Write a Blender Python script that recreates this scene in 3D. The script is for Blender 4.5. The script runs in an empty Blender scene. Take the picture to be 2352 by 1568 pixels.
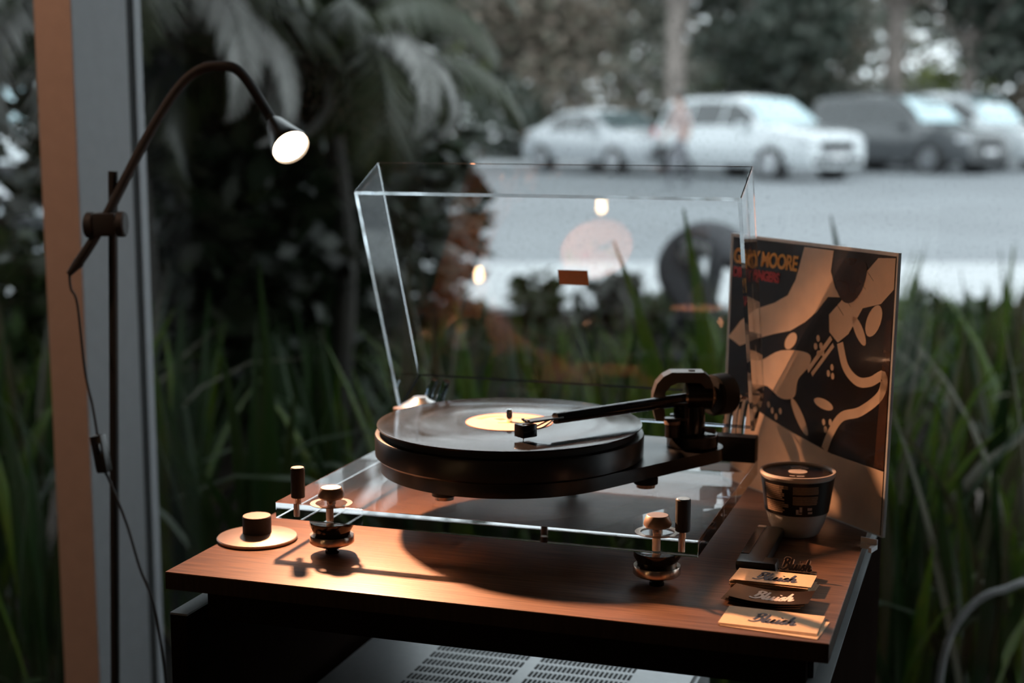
import bpy, bmesh, math, random
from mathutils import Vector, Matrix, noise
from mathutils.geometry import tessellate_polygon
random.seed(11)
R = math.radians
C = bpy.context.scene.collection
SC = bpy.context.scene

# ------------------------------------------------------------------ camera
CAMZ = 1.40
YAW, PITCH = R(18.4), math.atan(510 / 3400)
cam_d = bpy.data.cameras.new('camera'); cam = bpy.data.objects.new('camera', cam_d); C.objects.link(cam)
cam.location = (0, 0, CAMZ)
cam.rotation_euler = (math.pi / 2 - PITCH, 0, YAW)
cam_d.sensor_width = 36; cam_d.lens = 3400 / 2352 * 36
cam_d.dof.use_dof = True; cam_d.dof.focus_distance = 1.50; cam_d.dof.aperture_fstop = 3.6
cam_d.clip_start = 0.05; cam_d.clip_end = 400
SC.camera = cam
# ------------------------------------------------------------------ world: even overcast sky
w = bpy.data.worlds.new('overcast'); SC.world = w; w.use_nodes = True
bg = w.node_tree.nodes['Background']; bg.inputs[0].default_value = (0.84, 0.95, 1.0, 1); bg.inputs[1].default_value = 1.25
# ------------------------------------------------------------------ view
SC.view_settings.view_transform = 'Standard'; SC.view_settings.look = 'None'
SC.view_settings.exposure = 0.85; SC.view_settings.gamma = 1.0; SC.view_settings.use_curve_mapping = False
SC.cycles.max_bounces = 14; SC.cycles.transmission_bounces = 10; SC.cycles.transparent_max_bounces = 24
SC.cycles.use_adaptive_sampling = True; SC.cycles.adaptive_threshold = .09; SC.cycles.adaptive_min_samples = 16
SC.cycles.glossy_bounces = 6; SC.cycles.diffuse_bounces = 2; SC.cycles.sample_clamp_indirect = 6.0
LAMP_POWER = 4.1; PENDANT = 60.0; SPOT_POWER = 34.0
RT = Vector((math.cos(YAW), math.sin(YAW), 0)); FW = Vector((-math.sin(YAW), math.cos(YAW), 0))
def out(a, b, z=0.0):                      # outdoors: a metres to the right, b metres ahead
    v = RT * a + FW * b; return Vector((v.x, v.y, z))
GZ = 0.15                                  # ground level outside

# ------------------------------------------------------------------ materials
MATS = {}
def nodes(name):
    m = bpy.data.materials.new(name); m.use_nodes = True; nt = m.node_tree; nt.nodes.clear()
    o = nt.nodes.new('ShaderNodeOutputMaterial'); MATS[name] = m
    return m, nt, o
def N(nt, t, **kw):
    n = nt.nodes.new(t)
    for k, v in kw.items():
        if k in n.inputs.keys(): n.inputs[k].default_value = v
        else: setattr(n, k, v)
    return n
def pm(name, col, rough=0.5, metal=0.0, spec=0.5, var=0.12, scale=30.0, stretch=(1, 1, 1), bump=0.0, col2=None, coat=0.0, island=False, translucent=False):
    m, nt, o = nodes(name); L = nt.links.new
    p = N(nt, 'ShaderNodeBsdfPrincipled'); p.inputs['Roughness'].default_value = rough; p.inputs['Metallic'].default_value = metal
    p.inputs['Specular IOR Level'].default_value = spec; p.inputs['Coat Weight'].default_value = coat
    tc = N(nt, 'ShaderNodeTexCoord'); mp = N(nt, 'ShaderNodeMapping'); mp.inputs['Scale'].default_value = stretch
    nz = N(nt, 'ShaderNodeTexNoise'); nz.inputs['Scale'].default_value = scale; nz.inputs['Detail'].default_value = 5
    L(tc.outputs['Object'], mp.inputs[0]); L(mp.outputs[0], nz.inputs['Vector'])
    mx = N(nt, 'ShaderNodeMix', data_type='RGBA')
    c2 = col2 or tuple(max(0, c * (1 - 2 * var)) for c in col)
    mx.inputs['A'].default_value = (*col, 1); mx.inputs['B'].default_value = (*c2, 1)
    mr = N(nt, 'ShaderNodeMapRange'); mr.inputs[1].default_value = .3; mr.inputs[2].default_value = .7
    if island:
        g = N(nt, 'ShaderNodeNewGeometry'); L(g.outputs['Random Per Island'], mx.inputs['Factor'])
    else:
        L(nz.outputs[0], mr.inputs[0]); L(mr.outputs[0], mx.inputs['Factor'])
    L(mx.outputs['Result'], p.inputs['Base Color'])
    if bump:
        b = N(nt, 'ShaderNodeBump'); b.inputs['Strength'].default_value = bump; b.inputs['Distance'].default_value = .002
        L(nz.outputs[0], b.inputs['Height']); L(b.outputs[0], p.inputs['Normal'])
    if translucent:
        t = N(nt, 'ShaderNodeBsdfTranslucent'); L(mx.outputs['Result'], t.inputs[0])
        ms = N(nt, 'ShaderNodeMixShader'); ms.inputs[0].default_value = .25
        L(p.outputs[0], ms.inputs[1]); L(t.outputs[0], ms.inputs[2]); L(ms.outputs[0], o.inputs[0])
    else: L(p.outputs[0], o.inputs[0])
    return m
def clear(name, f0=.04, tint=(.985, .99, .99), dust=0.0, power=5.0, tir=False):
    # clear polished sheet: straight transmission, Schlick reflection
    m, nt, o = nodes(name); L = nt.links.new
    lw = N(nt, 'ShaderNodeLayerWeight'); lw.inputs[0].default_value = .5
    pw = N(nt, 'ShaderNodeMath', operation='POWER'); pw.inputs[1].default_value = power; L(lw.outputs['Facing'], pw.inputs[0])
    ma = N(nt, 'ShaderNodeMath', operation='MULTIPLY_ADD'); ma.inputs[1].default_value = 1 - f0; ma.inputs[2].default_value = f0; L(pw.outputs[0], ma.inputs[0])
    if tir:      # thick block: grazing light inside it is totally reflected
        ge = N(nt, 'ShaderNodeNewGeometry'); mr = N(nt, 'ShaderNodeMapRange'); mr.inputs[1].default_value = .790; mr.inputs[2].default_value = .805
        L(lw.outputs['Facing'], mr.inputs[0]); mu = N(nt, 'ShaderNodeMath', operation='MULTIPLY'); L(mr.outputs[0], mu.inputs[0]); L(ge.outputs['Backfacing'], mu.inputs[1])
        mxx = N(nt, 'ShaderNodeMath', operation='MAXIMUM'); L(ma.outputs[0], mxx.inputs[0]); L(mu.outputs[0], mxx.inputs[1]); ma = mxx
    t = N(nt, 'ShaderNodeBsdfTransparent'); t.inputs[0].default_value = (*tint, 1)
    g = N(nt, 'ShaderNodeBsdfGlossy'); g.inputs['Roughness'].default_value = 0.0
    ms = N(nt, 'ShaderNodeMixShader'); L(ma.outputs[0], ms.inputs[0]); L(t.outputs[0], ms.inputs[1]); L(g.outputs[0], ms.inputs[2])
    if dust:
        tc = N(nt, 'ShaderNodeTexCoord'); nz = N(nt, 'ShaderNodeTexNoise'); nz.inputs['Scale'].default_value = 170; nz.inputs['Detail'].default_value = 2
        n2 = N(nt, 'ShaderNodeTexNoise'); n2.inputs['Scale'].default_value = 1.6
        L(tc.outputs['Object'], nz.inputs['Vector']); L(tc.outputs['Object'], n2.inputs['Vector'])
        a = N(nt, 'ShaderNodeMapRange'); a.inputs[1].default_value = .56; a.inputs[2].default_value = .70; a.inputs[4].default_value = dust; L(nz.outputs[0], a.inputs[0])
        b = N(nt, 'ShaderNodeMapRange'); b.inputs[1].default_value = .42; b.inputs[2].default_value = .6; L(n2.outputs[0], b.inputs[0])
        mu = N(nt, 'ShaderNodeMath', operation='MULTIPLY'); L(a.outputs[0], mu.inputs[0]); L(b.outputs[0], mu.inputs[1])
        d = N(nt, 'ShaderNodeBsdfDiffuse'); d.inputs[0].default_value = (.6, .6, .58, 1)
        m2 = N(nt, 'ShaderNodeMixShader'); L(mu.outputs[0], m2.inputs[0]); L(ms.outputs[0], m2.inputs[1]); L(d.outputs[0], m2.inputs[2]); L(m2.outputs[0], o.inputs[0])
    else: L(ms.outputs[0], o.inputs[0])
    return m
def glass(name, ior=1.49, col=(1, 1, 1), rough=0.0):
    m, nt, o = nodes(name); g = N(nt, 'ShaderNodeBsdfGlass'); g.inputs['IOR'].default_value = ior; g.inputs['Color'].default_value = (*col, 1); g.inputs['Roughness'].default_value = rough
    nt.links.new(g.outputs[0], o.inputs[0]); return m
def emit(name, col, s):
    m, nt, o = nodes(name); e = N(nt, 'ShaderNodeEmission'); e.inputs[0].default_value = (*col, 1); e.inputs[1].default_value = s
    nt.links.new(e.outputs[0], o.inputs[0]); return m

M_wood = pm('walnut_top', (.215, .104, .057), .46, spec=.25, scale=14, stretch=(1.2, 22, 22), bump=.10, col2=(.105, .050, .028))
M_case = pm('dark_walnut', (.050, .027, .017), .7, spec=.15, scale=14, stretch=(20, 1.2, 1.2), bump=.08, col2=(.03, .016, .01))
M_sidep = pm('dark_side_panel', (.014, .009, .007), .8, spec=0.0, scale=14)
M_edge = pm('lit_panel_edge', (.20, .21, .22), .5, scale=20)  # daylight on the panel top edges, painted as lighter grey
M_black = pm('satin_black', (.012, .011, .011), .30, scale=60)
M_yoke = pm('dark_anodised', (.12, .105, .095), .36, metal=.55, scale=120, var=.05)
M_matte = pm('matte_black', (.010, .010, .010), .7, scale=60)
M_gloss = pm('gloss_black', (.008, .008, .008), .12, scale=60)
M_platter = pm('platter_black', (.010, .009, .009), .32, metal=.0, scale=60)
M_copper = pm('warm_alloy', (.62, .50, .42), .22, metal=1, scale=200, stretch=(1, 1, .05), var=.06)
M_alum = pm('brushed_aluminium', (.60, .58, .56), .34, metal=1, scale=120, var=.06)
M_bronze = pm('bronze_anodised', (.34, .24, .19), .42, metal=.6, scale=120, var=.06)
M_chrome = pm('bright_chrome', (.82, .82, .82), .08, metal=1, scale=50, var=.03)
M_acryl = clear('clear_acrylic_sheet', .045)
M_block = clear('clear_acrylic_block_face', .045, tir=True)
M_rim = glass('acrylic_rim', 1.49, (.80, .85, .90), .03)
M_plinth = glass('clear_acrylic_block', 1.49)
M_pane = clear('window_glass', .04, dust=.10)
M_cream = pm('cream_card', (.80, .53, .31), .6, scale=200, var=.05, bump=.05)
M_creamedge = pm('card_edge', (.66, .42, .26), .7, scale=200, var=.1)
M_navy = pm('navy_ink', (.045, .045, .075), .5, scale=100)
M_whiteink = pm('pink_white_ink', (.80, .66, .58), .4, scale=100, var=.04)
M_blackcard = pm('black_gloss_card', (.030, .018, .013), .16, scale=80)
M_sleeve_ink = pm('sleeve_dark_print', (.011, .008, .007), .25, scale=25, coat=.2, col2=(.020, .011, .008))
M_sleeve_cream = pm('sleeve_cream_print', (.80, .56, .38), .28, scale=40, var=.06, coat=.5)
M_sleeve_brown = pm('sleeve_brown_print', (.085, .038, .022), .25, scale=30, var=.3, coat=.5)
M_sleeve_edge = pm('sleeve_plastic_edge', (.74, .73, .72), .35, scale=60)
M_orange = pm('orange_ink', (.80, .36, .05), .3, scale=80, var=.05)
M_red = pm('red_ink', (.50, .03, .03), .3, scale=80, var=.08)
M_cupwhite = pm('white_paper_cup', (.62, .60, .57), .55, scale=90, var=.04)
M_cupblack = pm('black_cup_print', (.015, .012, .011), .35, scale=90)
M_cuptext = pm('cream_cup_print', (.50, .33, .22), .5, scale=400, stretch=(1, 1, 6), var=.25)
M_postlit = pm('warm_lit_metal', (.42, .33, .28), .6, scale=40, var=.04)  # warm room light on the post front, put into its colour
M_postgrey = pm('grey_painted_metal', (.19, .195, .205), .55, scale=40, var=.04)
M_gasket = pm('rubber_gasket', (.012, .013, .013), .8, scale=40)
M_grey = pm('grey_amp_metal', (.42, .43, .44), .42, metal=.6, scale=120, var=.04)
M_white = pm('white_plastic', (.82, .82, .84), .45, scale=60, var=.03)
M_floor = pm('dark_floor', (.10, .085, .075), .55, scale=4, var=.2)
M_wall = pm('dim_plaster_wall', (.12, .105, .095), .85, scale=6, var=.1)
M_ceil = pm('dark_ceiling', (.07, .065, .06), .9, scale=6, var=.1)
M_soil = pm('mulch_soil', (.016, .012, .009), .95, spec=.05, scale=14, var=.4, bump=.6)
M_walk = pm('pale_concrete', (.50, .51, .52), .7, scale=3, var=.12)
M_asph = pm('worn_asphalt', (.21, .225, .24), .6, scale=.35, var=.16, col2=(.155, .165, .178))
M_hose = pm('pale_hose', (.30, .30, .30), .5, scale=30)
M_rock = pm('garden_rock', (.34, .28, .25), .85, scale=8, var=.3, bump=.6)
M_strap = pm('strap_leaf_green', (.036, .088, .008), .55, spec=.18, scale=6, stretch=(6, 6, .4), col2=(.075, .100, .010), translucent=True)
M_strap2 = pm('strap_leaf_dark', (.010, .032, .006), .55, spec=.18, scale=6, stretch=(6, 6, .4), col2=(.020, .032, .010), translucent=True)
M_strap3 = pm('strap_leaf_dry', (.060, .050, .022), .6, spec=.3, scale=6, stretch=(6, 6, .4), col2=(.06, .06, .03), translucent=True)
M_palm = pm('palm_leaf', (.030, .044, .014), .4, scale=5, col2=(.042, .046, .020), translucent=True)
M_palmsheen = pm('palm_leaf_sky_sheen', (.46, .45, .43), .45, scale=5, col2=(.30, .30, .28), translucent=True)  # sky reflected on frond backs, painted as a pale leaf colour
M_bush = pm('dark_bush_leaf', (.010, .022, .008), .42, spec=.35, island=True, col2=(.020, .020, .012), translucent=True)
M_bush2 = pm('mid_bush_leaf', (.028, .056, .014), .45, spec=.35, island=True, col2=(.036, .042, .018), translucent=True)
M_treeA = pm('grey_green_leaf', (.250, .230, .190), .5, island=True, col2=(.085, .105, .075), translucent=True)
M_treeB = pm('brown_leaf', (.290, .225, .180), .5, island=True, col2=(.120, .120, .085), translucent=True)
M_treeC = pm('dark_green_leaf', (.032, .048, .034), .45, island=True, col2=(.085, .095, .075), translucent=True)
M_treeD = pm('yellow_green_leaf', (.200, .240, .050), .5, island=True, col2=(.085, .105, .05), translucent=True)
M_bark = pm('grey_bark', (.33, .28, .25), .9, scale=3, stretch=(3, 3, .6), var=.3, bump=.5)
M_stem = pm('dark_stem', (.022, .018, .012), .8, scale=10, var=.3)
M_carw = pm('white_car_paint', (.56, .59, .61), .15, scale=3, var=.02, coat=1.0)
M_cars = pm('silver_car_paint', (.38, .40, .42), .2, scale=3, var=.02, coat=1.0)
M_card = pm('charcoal_car_paint', (.075, .080, .085), .22, scale=3, var=.05, coat=.6)
M_carglass = pm('dark_car_glass', (.020, .025, .028), .04, spec=.9, scale=3)
M_screen = pm('reflective_windscreen', (.52, .66, .70), .06, metal=.85, scale=3)
M_tyre = pm('tyre_rubber', (.02, .02, .02), .8, scale=20)
M_rimal = pm('wheel_alloy', (.45, .46, .48), .3, metal=.9, scale=20)
M_lampglass = pm('headlight_lens', (.55, .57, .60), .08, scale=10, spec=.8)
M_trimb = pm('black_car_trim', (.025, .025, .027), .5, scale=10)
M_skin = pm('skin', (.42, .24, .17), .55, scale=20, var=.08)
M_pink = pm('dusty_pink_cloth', (.52, .40, .38), .8, scale=20, var=.1)
M_greyc = pm('grey_cloth', (.20, .20, .22), .8, scale=20, var=.1)
M_darkc = pm('charcoal_cloth', (.040, .040, .046), .8, scale=20, var=.15)
M_pale = pm('pale_cloth', (.50, .48, .48), .8, scale=20, var=.1)
M_hair = pm('black_hair', (.015, .013, .013), .5, scale=80)
M_label1 = pm('label_pink', (.44, .31, .27), .6, spec=.2, scale=60, col2=(.50, .35, .29))
M_label2 = pm('label_yellow', (.42, .40, .12), .5, scale=60, var=.08)
M_label3 = pm('label_red', (.62, .16, .08), .5, scale=60, var=.08)
M_stick = pm('brown_sticker', (.36, .155, .075), .5, scale=200, var=.06)
def vinyl():
    m, nt, o = nodes('grooved_vinyl'); L = nt.links.new
    p = N(nt, 'ShaderNodeBsdfPrincipled'); p.inputs['Base Color'].default_value = (.010, .010, .011, 1)
    p.inputs['Anisotropic'].default_value = .6; p.inputs['Specular IOR Level'].default_value = .45
    tg = N(nt, 'ShaderNodeTangent', direction_type='RADIAL', axis='Z'); L(tg.outputs[0], p.inputs['Tangent'])
    tc = N(nt, 'ShaderNodeTexCoord'); ln = N(nt, 'ShaderNodeVectorMath', operation='LENGTH'); L(tc.outputs['Object'], ln.inputs[0])
    cmb = N(nt, 'ShaderNodeCombineXYZ'); L(ln.outputs['Value'], cmb.inputs[0])
    nz = N(nt, 'ShaderNodeTexNoise'); nz.inputs['Scale'].default_value = 55; nz.inputs['Detail'].default_value = 3; L(cmb.outputs[0], nz.inputs['Vector'])
    mr = N(nt, 'ShaderNodeMapRange'); mr.inputs[1].default_value = .3; mr.inputs[2].default_value = .7; mr.inputs[3].default_value = .05; mr.inputs[4].default_value = .20
    L(nz.outputs[0], mr.inputs[0]); L(mr.outputs[0], p.inputs['Roughness']); L(p.outputs[0], o.inputs[0]); return m
M_vinyl = vinyl()

# ------------------------------------------------------------------ mesh helpers
def box(bm, c, s, rz=0.0, bevel=0.0, rot=None):
    r = bmesh.ops.create_cube(bm, size=1); vs = r['verts']
    bmesh.ops.scale(bm, vec=s, verts=vs)
    if bevel:
        es = list({e for v in vs for e in v.link_edges})
        b = bmesh.ops.bevel(bm, geom=es, offset=bevel, segments=2, affect='EDGES', profile=.6)
        vs = list({v for f in b['faces'] for v in f.verts} | {v for v in vs if v.is_valid})
    M = Matrix.Translation(c) @ (rot.to_4x4() if rot is not None else Matrix.Rotation(rz, 4, 'Z'))
    bmesh.ops.transform(bm, matrix=M, verts=vs); return vs
def lathe(bm, c, prof, n=48, axis=None):
    # prof: list of (r, z); closed at the ends when r == 0
    M = Matrix.Translation(c)
    if axis is not None: M = M @ Vector((0, 0, 1)).rotation_difference(Vector(axis).normalized()).to_matrix().to_4x4()
    rings = []
    for r, z in prof:
        if r < 1e-6: rings.append([bm.verts.new(M @ Vector((0, 0, z)))])
        else: rings.append([bm.verts.new(M @ Vector((r * math.cos(2 * math.pi * i / n), r * math.sin(2 * math.pi * i / n), z))) for i in range(n)])
    for a, b in zip(rings, rings[1:]):
        for i in range(n):
            j = (i + 1) % n
            if len(a) == 1 and len(b) == 1: continue
            if len(a) == 1: bm.faces.new((a[0], b[j], b[i]))
            elif len(b) == 1: bm.faces.new((a[i], a[j], b[0]))
            else: bm.faces.new((a[i], a[j], b[j], b[i]))
def cyl(bm, c, r, h, n=32, r2=None, axis=None, ch=0.0):
    r2 = r if r2 is None else r2
    p = [(0, 0), (r - ch, 0), (r, ch), (r2, h - ch), (r2 - ch, h), (0, h)] if ch else [(0, 0), (r, 0), (r2, h), (0, h)]
    lathe(bm, c, p, n, axis)
def catmull(pts, k=6):
    P = [Vector(p) for p in pts]; res = []
    for i in range(len(P) - 1):
        p0 = P[max(i - 1, 0)]; p1 = P[i]; p2 = P[i + 1]; p3 = P[min(i + 2, len(P) - 1)]
        for j in range(k):
            t = j / k
            res.append(.5 * ((2 * p1) + (-p0 + p2) * t + (2 * p0 - 5 * p1 + 4 * p2 - p3) * t * t + (-p0 + 3 * p1 - 3 * p2 + p3) * t ** 3))
    res.append(P[-1]); return res
def tube(bm, pts, r, n=12, smooth=6, radii=None):
    P = catmull(pts, smooth) if smooth else [Vector(p) for p in pts]
    m = len(P); prev = None; up = None
    for i, p in enumerate(P):
        t = (P[min(i + 1, m - 1)] - P[max(i - 1, 0)]).normalized()
        if up is None: up = t.orthogonal().normalized()
        else: up = (up - t * up.dot(t)).normalized()
        s = t.cross(up); rr = r if radii is None else radii[0] + (radii[-1] - radii[0]) * i / (m - 1)
        ring = [bm.verts.new(p + (up * math.cos(2 * math.pi * k / n) + s * math.sin(2 * math.pi * k / n)) * rr) for k in range(n)]
        if prev:
            for k in range(n): bm.faces.new((prev[k], prev[(k + 1) % n], ring[(k + 1) % n], ring[k]))
        else: bm.faces.new(ring[::-1])
        prev = ring
    bm.faces.new(prev)
def prism(bm, pts, z0, z1, M=None):
    # pts: 2-D outline, extruded between z0 and z1
    M = M or Matrix()
    n = len(pts); a = [bm.verts.new(M @ Vector((x, y, z0))) for x, y in pts]; b = [bm.verts.new(M @ Vector((x, y, z1))) for x, y in pts]
    for i in range(n): bm.faces.new((a[i], a[(i + 1) % n], b[(i + 1) % n], b[i]))
    for t in tessellate_polygon([[Vector((x, y, 0)) for x, y in pts]]):
        bm.faces.new([a[i] for i in t][::-1]); bm.faces.new([b[i] for i in t])
def mesh(name, bm, mats, smooth=35):
    bmesh.ops.recalc_face_normals(bm, faces=bm.faces)
    me = bpy.data.meshes.new(name); bm.to_mesh(me); bm.free()
    for m in (mats if isinstance(mats, (list, tuple)) else [mats]): me.materials.append(m)
    if smooth:
        me.shade_smooth(); me.set_sharp_from_angle(angle=R(smooth))
    return me
def obj(name, bm, mats, parent=None, smooth=35, label=None):
    """bm holds world coordinates; a part is re-based onto its parent's base point."""
    off = world_of(parent) if parent is not None else None
    if off is not None and off.length > 0: bmesh.ops.translate(bm, vec=-off, verts=bm.verts)
    o = bpy.data.objects.new(name, mesh(name, bm, mats, smooth)); C.objects.link(o)
    if parent is not None: o.parent = parent
    if label: o['label'] = label
    return o
def world_of(o):
    v = Vector((0, 0, 0))
    while o is not None: v = v + Vector(o.location); o = o.parent
    return v
def tag(o, label=None, cat=None, group=None, kind=None):
    if label: o['label'] = label
    if cat: o['category'] = cat
    if group: o['group'] = group
    if kind: o['kind'] = kind
    return o
def thing(name, label, cat, loc, rz=0.0, group=None):
    o = bpy.data.objects.new(name, None); C.objects.link(o); o.location = loc; o.rotation_euler = (0, 0, rz); o.empty_display_size = .05
    return tag(o, label, cat, group)
def child(name, me, parent, loc=(0, 0, 0), rot=(0, 0, 0), sc=(1, 1, 1)):
    o = bpy.data.objects.new(name, me); C.objects.link(o); o.parent = parent; o.location = loc; o.rotation_euler = rot; o.scale = sc; return o
def B(): return bmesh.new()
SCRIPT = [[(.10, 1.62), (.42, 2.0), (.92, 1.86), (.80, 1.40), (.36, 1.14)], [(.36, 1.14), (.88, 1.06), (.98, .52), (.52, .06), (.10, .00), (-.30, .14)], [(.30, 1.75), (.34, 1.10), (.20, .40)],
          [(1.42, 1.95), (1.36, 1.0), (1.32, .28), (1.50, .04), (1.78, .30)], [(1.84, .98), (1.78, .32), (1.96, .04), (2.24, .30), (2.42, .98)], [(2.42, .98), (2.36, .28), (2.54, .04), (2.76, .30)],
          [(2.94, .98), (2.86, .28), (3.04, .04), (3.26, .34)], [(3.00, 1.36), (3.06, 1.48)], [(3.26, .34), (3.52, .80), (3.74, 1.02)], [(3.86, .84), (3.66, 1.0), (3.50, .76), (3.74, .50), (3.76, .18), (3.52, .02), (3.32, .14)],
          [(4.24, 1.95), (4.14, 1.0), (4.04, .0)], [(4.10, .45), (4.38, .98), (4.62, .78), (4.56, .22), (4.74, .04), (5.10, .34)]]
def script_word(width, weight, ext, shear=.22):
    # brush-script lettering drawn as ribbons, centred on the origin
    b = bmesh.new(); k = width / 5.65
    for st in SCRIPT:
        P = catmull([(x + shear * y - 2.5, y - .95, 0) for x, y in st], 6); n = len(P); rows = []
        for i, p in enumerate(P):
            t = (P[min(i + 1, n - 1)] - P[max(i - 1, 0)]).normalized(); ww = weight * (.62 + .38 * abs(t.y)) * (.72 + .28 * math.sin(math.pi * i / (n - 1)))
            q = Vector((-t.y, t.x, 0)) * ww / 2; rows.append([b.verts.new(((p + q * sg) * k) + Vector((0, 0, e))) for e in (0, ext) for sg in (-1, 1)])
        for r0, r1 in zip(rows, rows[1:]):
            for a_, c_ in ((0, 1), (1, 3), (3, 2), (2, 0)): b.faces.new((r0[a_], r0[c_], r1[c_], r1[a_]))
        b.faces.new((rows[0][0], rows[0][2], rows[0][3], rows[0][1])); b.faces.new((rows[-1][0], rows[-1][1], rows[-1][3], rows[-1][2]))
    bmesh.ops.recalc_face_normals(b, faces=b.faces); me = bpy.data.meshes.new('lettering'); b.to_mesh(me); b.free(); return me
def textmesh(s, size, shear=0.0, offset=0.0, extrude=0.0002, spacing=1.0, sx=1.0):
    cu = bpy.data.curves.new('lettering', 'FONT'); cu.body = s; cu.size = size; cu.shear = shear; cu.offset = offset
    cu.extrude = extrude; cu.align_x = 'CENTER'; cu.align_y = 'CENTER'; cu.space_character = spacing; cu.resolution_u = 4
    t = bpy.data.objects.new('lettering', cu); C.objects.link(t)
    dg = bpy.context.evaluated_depsgraph_get(); me = bpy.data.meshes.new_from_object(t.evaluated_get(dg))
    bpy.data.objects.remove(t); bpy.data.curves.remove(cu)
    if sx != 1.0: me.transform(Matrix.Diagonal((sx, 1, 1, 1)))
    me.materials.clear(); return me

# ================================================================== SETTING
def struct(name, bm, m, parent=None, smooth=0): 
    o = obj(name, bm, m, parent, smooth); o['kind'] = 'structure'; return o
XL, XR, YB, YG, HC = -4.2, 3.2, -5.0, 2.115, 3.0
b = B(); box(b, ((XL + XR) / 2, (YB + 2.2) / 2, -.05), (XR - XL, 2.2 - YB, .1)); struct('floor', b, M_floor)
b = B(); box(b, ((XL + XR) / 2, (YB + 2.5) / 2, HC + .05), (XR - XL, 2.5 - YB, .1)); struct('ceiling', b, M_ceil)
b = B(); box(b, ((XL + XR) / 2, YB - .05, HC / 2), (XR - XL, .1, HC)); struct('wall_back', b, M_wall)
b = B(); box(b, (XL - .05, (YB + 2.2) / 2, HC / 2), (.1, 2.2 - YB, HC)); struct('wall_left', b, M_wall)
b = B(); box(b, (XR + .05, (YB + 2.2) / 2, HC / 2), (.1, 2.2 - YB, HC)); struct('wall_right', b, M_wall)
b = B(); box(b, ((XL + XR) / 2, 2.95, HC + .06), (XR - XL + 6, .95, .12)); struct('trim_added_eave', b, M_ceil)  # unseen overhang, added to shade the plants near the glass
# window: three tall panes between steel posts
posts = [-3.4, -1.3815, .64, 2.66]
wn = 0
for i, px in enumerate(posts):
    b = B(); box(b, (px, 2.025, HC / 2), (.067, .150, HC), bevel=.003)
    t = struct('trim_%d' % (i + 1), b, [M_postgrey, M_postlit])
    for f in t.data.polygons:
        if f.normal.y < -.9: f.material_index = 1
    b = B(); box(b, (px, 2.109, HC / 2), (.064, .018, HC)); o = obj('gasket', b, M_gasket, t, 0)
    b = B(); box(b, (px, 2.129, HC / 2), (.070, .022, HC), bevel=.002); o = obj('outer_frame', b, M_postgrey, t, 0)
for x0, x1 in zip([XL] + posts, posts + [XR]):
    wn += 1
    b = B(); box(b, ((x0 + x1) / 2, YG, 1.53), (x1 - x0 - .05, .006, 2.94)); t = struct('window_%d' % wn, b, M_pane)
    b = B(); box(b, ((x0 + x1) / 2, YG, .03), (x1 - x0 - .06, .08, .06), bevel=.003); obj('bottom_rail', b, M_postgrey, t, 0)
# outdoors ground
def slab(name, a0, a1, b0, b1, z, m, th=.1):
    b = B(); c = out((a0 + a1) / 2, (b0 + b1) / 2, z - th / 2); box(b, c, (a1 - a0, b1 - b0, th), rz=YAW); return struct(name, b, m)
slab('ground_planting_bed', -22, 16, 2.9, 9.6, GZ, M_soil)
slab('ground_walkway', -30, 26, 9.6, 12.6, GZ + .04, M_walk, .2)
slab('ground_parking_lot', -70, 60, 12.6, 90, GZ, M_asph)
slab('ground_kerb', -70, 60, 41, 41.3, GZ + .12, M_walk, .2)
b = B(); box(b, (-.5, 2.6, GZ - .06), (9, .8, .1)); struct('ground_edge_strip', b, M_soil)

# ================================================================== CABINET
ZT = .941
XA, XB_, YA, YB2 = -.802, -.130, 1.281, 1.875
cab = thing('hifi_cabinet', 'dark walnut open hi-fi cabinet standing at the window, carrying the turntable', 'cabinet', ((XA + XB_) / 2, 1.58, 0))
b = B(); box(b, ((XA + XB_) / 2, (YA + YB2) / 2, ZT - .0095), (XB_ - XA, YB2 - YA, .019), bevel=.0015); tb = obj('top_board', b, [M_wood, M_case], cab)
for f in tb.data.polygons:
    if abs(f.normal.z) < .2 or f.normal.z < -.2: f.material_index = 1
for x in (XA + .018, XB_ - .010):
    b = B(); box(b, (x, 1.575, .449), (.020, .60, .898), bevel=.001); sp = obj('side_panel', b, M_sidep, cab, 0)
    b = B(); box(b, (x, 1.575, .8992), (.020, .60, .0020)); obj('top_edge', b, M_edge, sp, 0)
b = B(); box(b, (-.4525, 1.294, .9085), (.605, .020, .027), bevel=.001); obj('front_rail', b, M_sidep, cab, 0)
b = B(); box(b, (XA + .055, 1.82, .911), (.05, .04, .022), bevel=.001); obj('spacer_block', b, M_matte, cab, 0)
b = B(); box(b, (XB_ - .030, 1.58, .911), (.03, .56, .022), bevel=.001); obj('spacer_rail', b, M_matte, cab, 0)
for z in (.611, .10):
    b = B(); box(b, ((XA + XB_) / 2 + .004, 1.575, z), (XB_ - XA - .05, .59, .018)); obj('shelf', b, M_case, cab, 0)
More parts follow.
